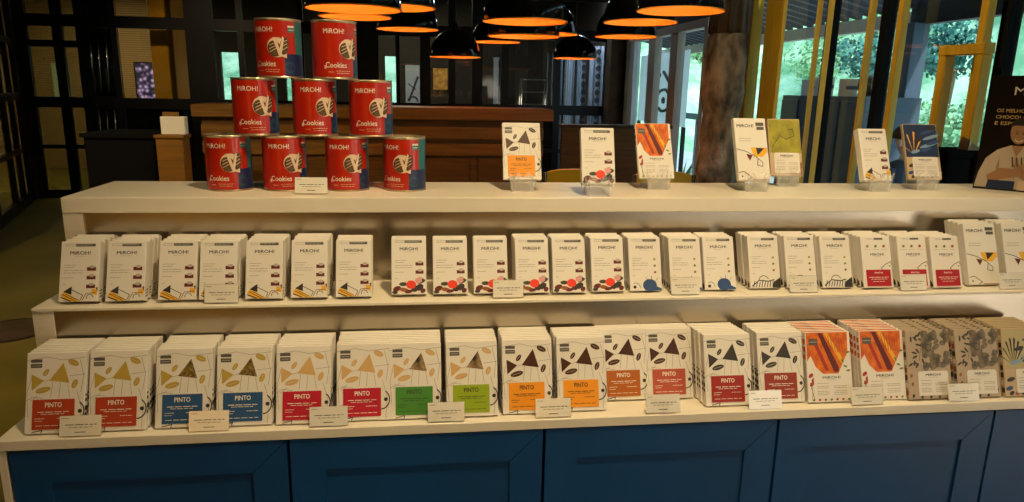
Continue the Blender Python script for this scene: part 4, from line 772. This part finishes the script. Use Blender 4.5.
# ------------------------------------------------------------------ price cards in clear holders
def price_meshes(W, H):
    a = MB(); a.box(-W/2+.001, W/2-.001, .0006, .0012, .002, H-.001, 'card_white'); y = .0004
    a.dashes(-W*.44, -W*.28, H*.86, .0013, 'grey_ink', y, 1); a.dashes(-W*.36, W*.38, H*.56, .0013, 'ink', y, 2); a.dashes(-W*.28, W*.28, H*.44, .0012, 'grey_ink', y, 3); a.dashes(-W*.13, W*.13, H*.22, .0014, 'ink', y, 9, .02)
    h = MB(); h.rect(-W/2, W/2, 0, H, 'acrylic', 0); h.rect(-W/2, W/2, 0, H, 'acrylic', .0020); h.box(-W/2, W/2, -.0006, .018, -.0008, 0, 'acrylic')
    return a.mesh('card'), h.mesh('holder')
PM = price_meshes(.070, .038); PS = price_meshes(.064, .038)
PR3 = [(-0.595, 1.206, 'under the two leftmost brick red tags'), (-0.380, 1.206, 'between the two blue tagged stacks'), (-0.171, 1.206, 'between the two crimson tagged stacks'), (0.043, 1.206, 'between the dark green and lime tags'), (0.246, 1.206, 'between the two orange tagged stacks'), (0.462, 1.206, 'in front of the salmon tagged bar'), (0.672, 1.206, 'beside the rust red tagged stack'), (0.889, 1.206, 'between the two orange patterned stacks'), (1.103, 1.206, 'between the two botanical stacks')]
PR3PX = None
for x, y, l in PR3:
    r = empty('price_card', (x-.003, 1.2025, Z3+.001)); r.rotation_euler = (RD(-17), 0, 0); tag(r, 'white price card on the bottom shelf '+l, 'price card', 'price cards on the shelves')
    inst(PM[0], 'card', (0, 0, 0), parent=r); inst(PM[1], 'holder', (0, 0, 0), parent=r)
PR2 = [(-0.388, 'before the fourth striped box from the left'), (0.171, 'between the third and fourth berry boxes'), (0.546, 'before the second blue shape box'), (0.810, 'before the second hatched foliage box'), (1.067, 'before the second ruby tagged box'), (1.306, 'between the two tall boxes at the right edge')]
for x, l in PR2:
    r = empty('price_card', (x, 1.352, Z2+.001)); r.rotation_euler = (RD(-17), 0, 0); tag(r, 'white price card on the middle shelf '+l, 'price card', 'price cards on the shelves')
    inst(PS[0], 'card', (0, 0, 0), parent=r); inst(PS[1], 'holder', (0, 0, 0), parent=r)
r = empty('price_card', (-.2385, 1.540, ZT+.001)); r.rotation_euler = (RD(-17), 0, 0); tag(r, 'white price card on the top shelf before the red tins', 'price card', 'price cards on the shelves')
inst(PM[0], 'card', (0, 0, 0), parent=r); inst(PM[1], 'holder', (0, 0, 0), parent=r)

# ------------------------------------------------------------------ cookie tins
CR, CH = .0475, .1215
def wrap_mesh(mb, Rr, name):
    me = mb.mesh(name); bm = bmesh.new(); bm.from_mesh(me)
    x = -.16
    while x < .16:
        bmesh.ops.bisect_plane(bm, geom=bm.verts[:]+bm.edges[:]+bm.faces[:], plane_co=(x, 0, 0), plane_no=(1, 0, 0)); x += .004
    for v in bm.verts:
        t = v.co.x/Rr; q = Rr-v.co.y; v.co = (q*sin(t), -q*cos(t), v.co.z)
    bm.to_mesh(me); bm.free(); return me
def tin():
    a = MB(); a.lathe([(CR-.002, 0), (CR+.0008, 0), (CR+.0008, .0022), (CR-.0005, .0035), (CR-.0005, CH-.0045), (CR+.0008, CH-.003), (CR+.0010, CH), (CR-.002, CH), (CR-.0025, CH-.004), (0, CH-.004)], 'tin_rim', 56); a.rings([[(q*cos(2*pi*j/40), q*sin(2*pi*j/40), .0003) for j in range(40)] for q in (.001, CR-.001)], 'tin_rim', False); body_ = a.mesh('tin_body')
    s = MB(); W = 2*pi*CR; H = CH; z0, z1 = .0045, CH-.0055; h = z1-z0; A = lambda d: RD(d)*CR
    s.rect(-W*.5, W*.5, z0, z1, 'can_red', -.0001)
    s.rect(A(15), A(75), z0, z0+h*.40, 'can_navy', -.0003); s.rect(A(46), A(75), z0+h*.40, z1, 'can_teal', -.0003); s.rect(A(75), A(110), z0, z1, 'can_navy', -.0003)
    s.rect(A(-90), A(-66), z0, z1, 'can_red_dark', -.0002)
    s.text('MiROH!', A(-66), A(-12), z0+h*.80, z0+h*.89, 'can_white', -.0004, .0002); s.text('Cookies', A(-62), A(-8), z0+h*.17, z0+h*.27, 'can_white', -.0004, .0003)
    s.dashes(A(-56), A(-42), z0+h*.09, .0012, 'can_cream', -.0004, 2); s.dashes(A(-36), A(2), z0+h*.11, .0010, 'can_cream', -.0004, 4); s.dashes(A(-34), A(0), z0+h*.07, .0010, 'can_cream', -.0004, 5)
    s.rect(A(26), A(44), z0+h*.80, z0+h*.88, 'art_teal', -.0004); s.rect(A(26), A(44), z0+h*.885, z0+h*.92, 'can_white', -.0004); s.dashes(A(28), A(42), z0+h*.84, .0015, 'can_white', -.0006, 3)
    s.arc(A(28), z0+h*.16, .011, 0, 360, .0008, 'can_teal', -.0005, 20); s.arc(A(28), z0+h*.16, .008, 30, 300, .0008, 'can_teal', -.0005, 14)
    s.rect(A(-66), A(-60), z0+h*.15, z0+h*.21, 'can_cream', -.0004)
    label = wrap_mesh(s, CR, 'wrapper')
    c = MB(); cx, cz = 0, z0+h*.52
    c.ell(cx-.002, cz, .0205, .0205, 'can_cream', -.0008, 0, 24); c.ell(cx-.007, cz-.003, .0140, .0165, 'cookie_brown', -.0010, 20, 18); c.ell(cx+.013, cz+.003, .0090, .0185, 'cookie_brown', -.0010, -8, 18)
    c.art([(cx-.010, cz+.020), (cx-.003, cz+.020), (cx+.003, cz-.003), (cx+.010, cz+.023), (cx+.013, cz+.019), (cx+.006, cz-.018), (cx+.001, cz-.016)][::-1], 'can_cream', -.0012)
    for k in range(3): c.line([(cx-.017, cz-.010+.007*k), (cx-.003, cz-.002+.006*k)], .0011, 'can_cream', -.0013); c.line([(cx+.007, cz-.006+.008*k), (cx+.019, cz+.001+.007*k)], .0011, 'can_cream', -.0013)
    c.art([(cx+.006, cz-.018), (cx+.017, cz-.022), (cx+.017, cz-.012)], 'can_cream', -.0012)
    cookie = wrap_mesh(c, CR, 'cookie_picture'); return body_, label, cookie
TM = tin()
CANS = [(-.433, 0, 5, 'leftmost red cookie tin of the bottom row'), (-.311, 0, 24, 'second red cookie tin of the bottom row'), (-.172, 0, 17.6, 'third red cookie tin of the bottom row, right of the price card'), (-.041, 0, -4.5, 'rightmost red cookie tin of the bottom row'),
        (-.368, 1, 20, 'leftmost red cookie tin of the middle row'), (-.239, 1, 29, 'middle red cookie tin of the middle row'), (-.115, 1, 23, 'rightmost red cookie tin of the middle row'), (-.310, 2, -3, 'left one of the two topmost red cookie tins'), (-.191, 2, 38, 'right one of the two topmost red cookie tins')]
for x, lv, rot, l in CANS:
    r = empty('cookie_tin', (x*.985, 1.628, ZT+.0003+lv*CH*1.003), RD(rot)+math.atan2(-x, 1.655)*1.0); tag(r, l, 'tin', 'red cookie tins in a pyramid')
    for me in TM: inst(me, me.name, (0, 0, 0), parent=r)

# ------------------------------------------------------------------ boxes on acrylic easels
def easel():
    a = MB(); sd = []; sd2 = []
    for s in (-1, 1):
        x = s*.022
        a.prism([(-.022, 0), (.040, 0), (.040, .006), (.026, .016), (.044, .072), (.038, .074), (.012, .028), (-.014, .026), (-.018, .044), (-.022, .044)], 'x', x-.0015, x+.0015, 'acrylic_lip'); (sd if s > 0 else sd2).append(a.mesh('side_plate')); a = MB()
    side = None; b_ = MB(); n = 24
    top = [(-.034+.068*i/n, .040+.007*math.cos(i/n*6*pi)) for i in range(n+1)]
    b_.prism([(-.026, .0)]+[(.026, 0)]+list(reversed(top)), 'y', -.0255, -.0225, 'acrylic_lip'); lip = b_.mesh('front_lip')
    c = MB(); c.box(-.03, .03, -.02, .012, .0205, .023, 'acrylic_lip'); return sd[0], sd2[0], lip, c.mesh('ledge')
EM = easel()
lean = RD(-22)
olive_m = (art_bar('olive', .085, .145), art_panel('olive', .085, .145)); tropic_m = (art_bar('tropic', .096, .142), art_panel('tropic', .096, .142))
STANDS = [(.230, 1.612, kinds['d'], gettag('tag_orange', 'ink'), 'the white one with an orange tag', 0, .92), (.391, 1.535, BM['cherry'], None, 'the box with red berries', -3, 1.08), (.563, 1.645, arts['orange'][0], arts['orange'][1], 'the box with orange striped art', 4, .93),
          (.798, 1.615, BM['tall'], None, 'the tall box with a yellow band', 2, 1.05), (.928, 1.705, *olive_m, 'the box with olive green art', -4, 1.0), (1.122, 1.618, BM['arrow'], None, 'the box with yellow stripes and black arrow', 3, 1.10), (1.268, 1.642, *tropic_m, 'the box with navy and yellow leaf art', 0, .98)]
for x, y, me, tg, d, rz, s in STANDS:
    r = empty('acrylic_easel', (x, y, ZT+.0002), RD(rz)); tag(r, 'clear acrylic easel holding '+d, 'easel', 'acrylic easels on the top shelf')
    for e in EM: inst(e, e.name, (0, 0, 0), parent=r)
    o = bar_thing(me, tg, x, y-.012, ZT+.0205, RD(rz), 'chocolate box propped on a clear easel, '+d, 'boxes shown on easels', rx=lean, nm='display_box'); o.scale = (s, 1, s*1.05)
    o.location = (x-sin(RD(rz))*-.012*0, y-.014, ZT+.0275)

# ------------------------------------------------------------------ chef poster
p0 = Vector((1.4405, 1.672)); p1 = Vector((1.516, 1.590)); d = (p1-p0).normalized(); ang = math.atan2(d.y, d.x)
r = empty('chef_poster', (p0.x, p0.y, ZT), ang); r.rotation_euler = (RD(0), 0, ang); tag(r, 'black standing poster of a smiling chef in a white jacket', 'poster')
PW, PH = .205, .288
a = MB(); a.box(0, PW, 0, .004, .0, PH, 'poster_black'); y = -.0004
X = lambda u: u*PW; Z = lambda v: (1-v)*PH; P = lambda pts, m, k=0: a.art([(X(u), Z(v)) for u, v in pts], m, y-.0002*k)
a.text('MiROH!', X(.27), X(.85), Z(.165), Z(.095), 'can_white', y, .0004); a.dashes(X(.42), X(.6), Z(.19), .0016, 'poster_gold', y, 4)
for i, (t, u1) in enumerate((('OS MELHORES DO', .62), ('CHOCOLATE BRASILEIRO', .86), ('E ESPECIALISTA NA', .80))): a.text(t, X(.12), X(u1), Z(.315+.055*i), Z(.285+.055*i), 'poster_gold', y, .0004)
X = lambda u: (u*.78-.005)*PW
P([(.02, .98), (.05, .85), (.12, .72), (.26, .64), (.42, .60), (.62, .60), (.80, .66), (.92, .78), (.97, .98)], 'poster_jacket'); P([(.30, .70), (.32, .80), (.29, .88), (.28, .80)], 'poster_shadow', 1); P([(.44, .60), (.52, .70), (.60, .60)], 'poster_skin', 1); a.line([(X(.52), Z(.70)), (X(.54), Z(.90))], .0012, 'poster_shadow', y-.0004)
a.ell(X(.52), Z(.475), .0205, .032, 'poster_skin', y-.0006, 0, 22); a.art([(X(.52)+.0225*cos(RD(t)), Z(.440)+.024*sin(RD(t))) for t in range(0, 181, 12)]+[(X(.44), Z(.47)), (X(.60), Z(.47))][::-1][:0]+[(X(.44), Z(.425)), (X(.60), Z(.425))], 'poster_hair', y-.0008)
for u in (.48, .56): a.ell(X(u), Z(.495), .0026, .0014, 'poster_hair', y-.0010); a.line([(X(u)-.004, Z(.478)), (X(u)+.004, Z(.478))], .0012, 'poster_hair', y-.0010)
a.line([(X(.52), Z(.50)), (X(.525), Z(.525))], .0016, 'poster_shadow', y-.0010); a.arc(X(.52), Z(.535), .0085, 200, 340, .0022, 'can_white', y-.0010)
P([(.10, .90), (.34, .80), (.62, .80), (.66, .86), (.36, .90), (.20, .97)], 'poster_skin', 4); P([(.88, .90), (.74, .80), (.58, .82), (.60, .87), (.80, .95)], 'poster_skin', 5)
for k in range(5): a.line([(X(.56+.03*k), Z(.83)), (X(.50+.035*k), Z(.76))], .0030, 'poster_skin', y-.0012); a.line([(X(.50+.06*k), Z(.79)), (X(.47+.06*k), Z(.70))], .0028, 'choc_dark', y-.0009)
P([(.05, .93), (.16, .86), (.22, .98), (.04, .98)], 'poster_jacket', 6)
P([(.18, .985), (.20, .91), (.56, .91), (.56, .985)], 'art_navy', 7); P([(.60, .985), (.60, .90), (.74, .90), (.74, .985)], 'can_cream', 7)
a.build('printed_panel', r)
a = MB(); a.box(.004, PW-.004, .004, .06, 0, .003, 'poster_black'); a.prism([(.004, .003), (.06, .003), (.004, .16)], 'x', PW*.45, PW*.47, 'poster_black'); a.build('back_strut', r)
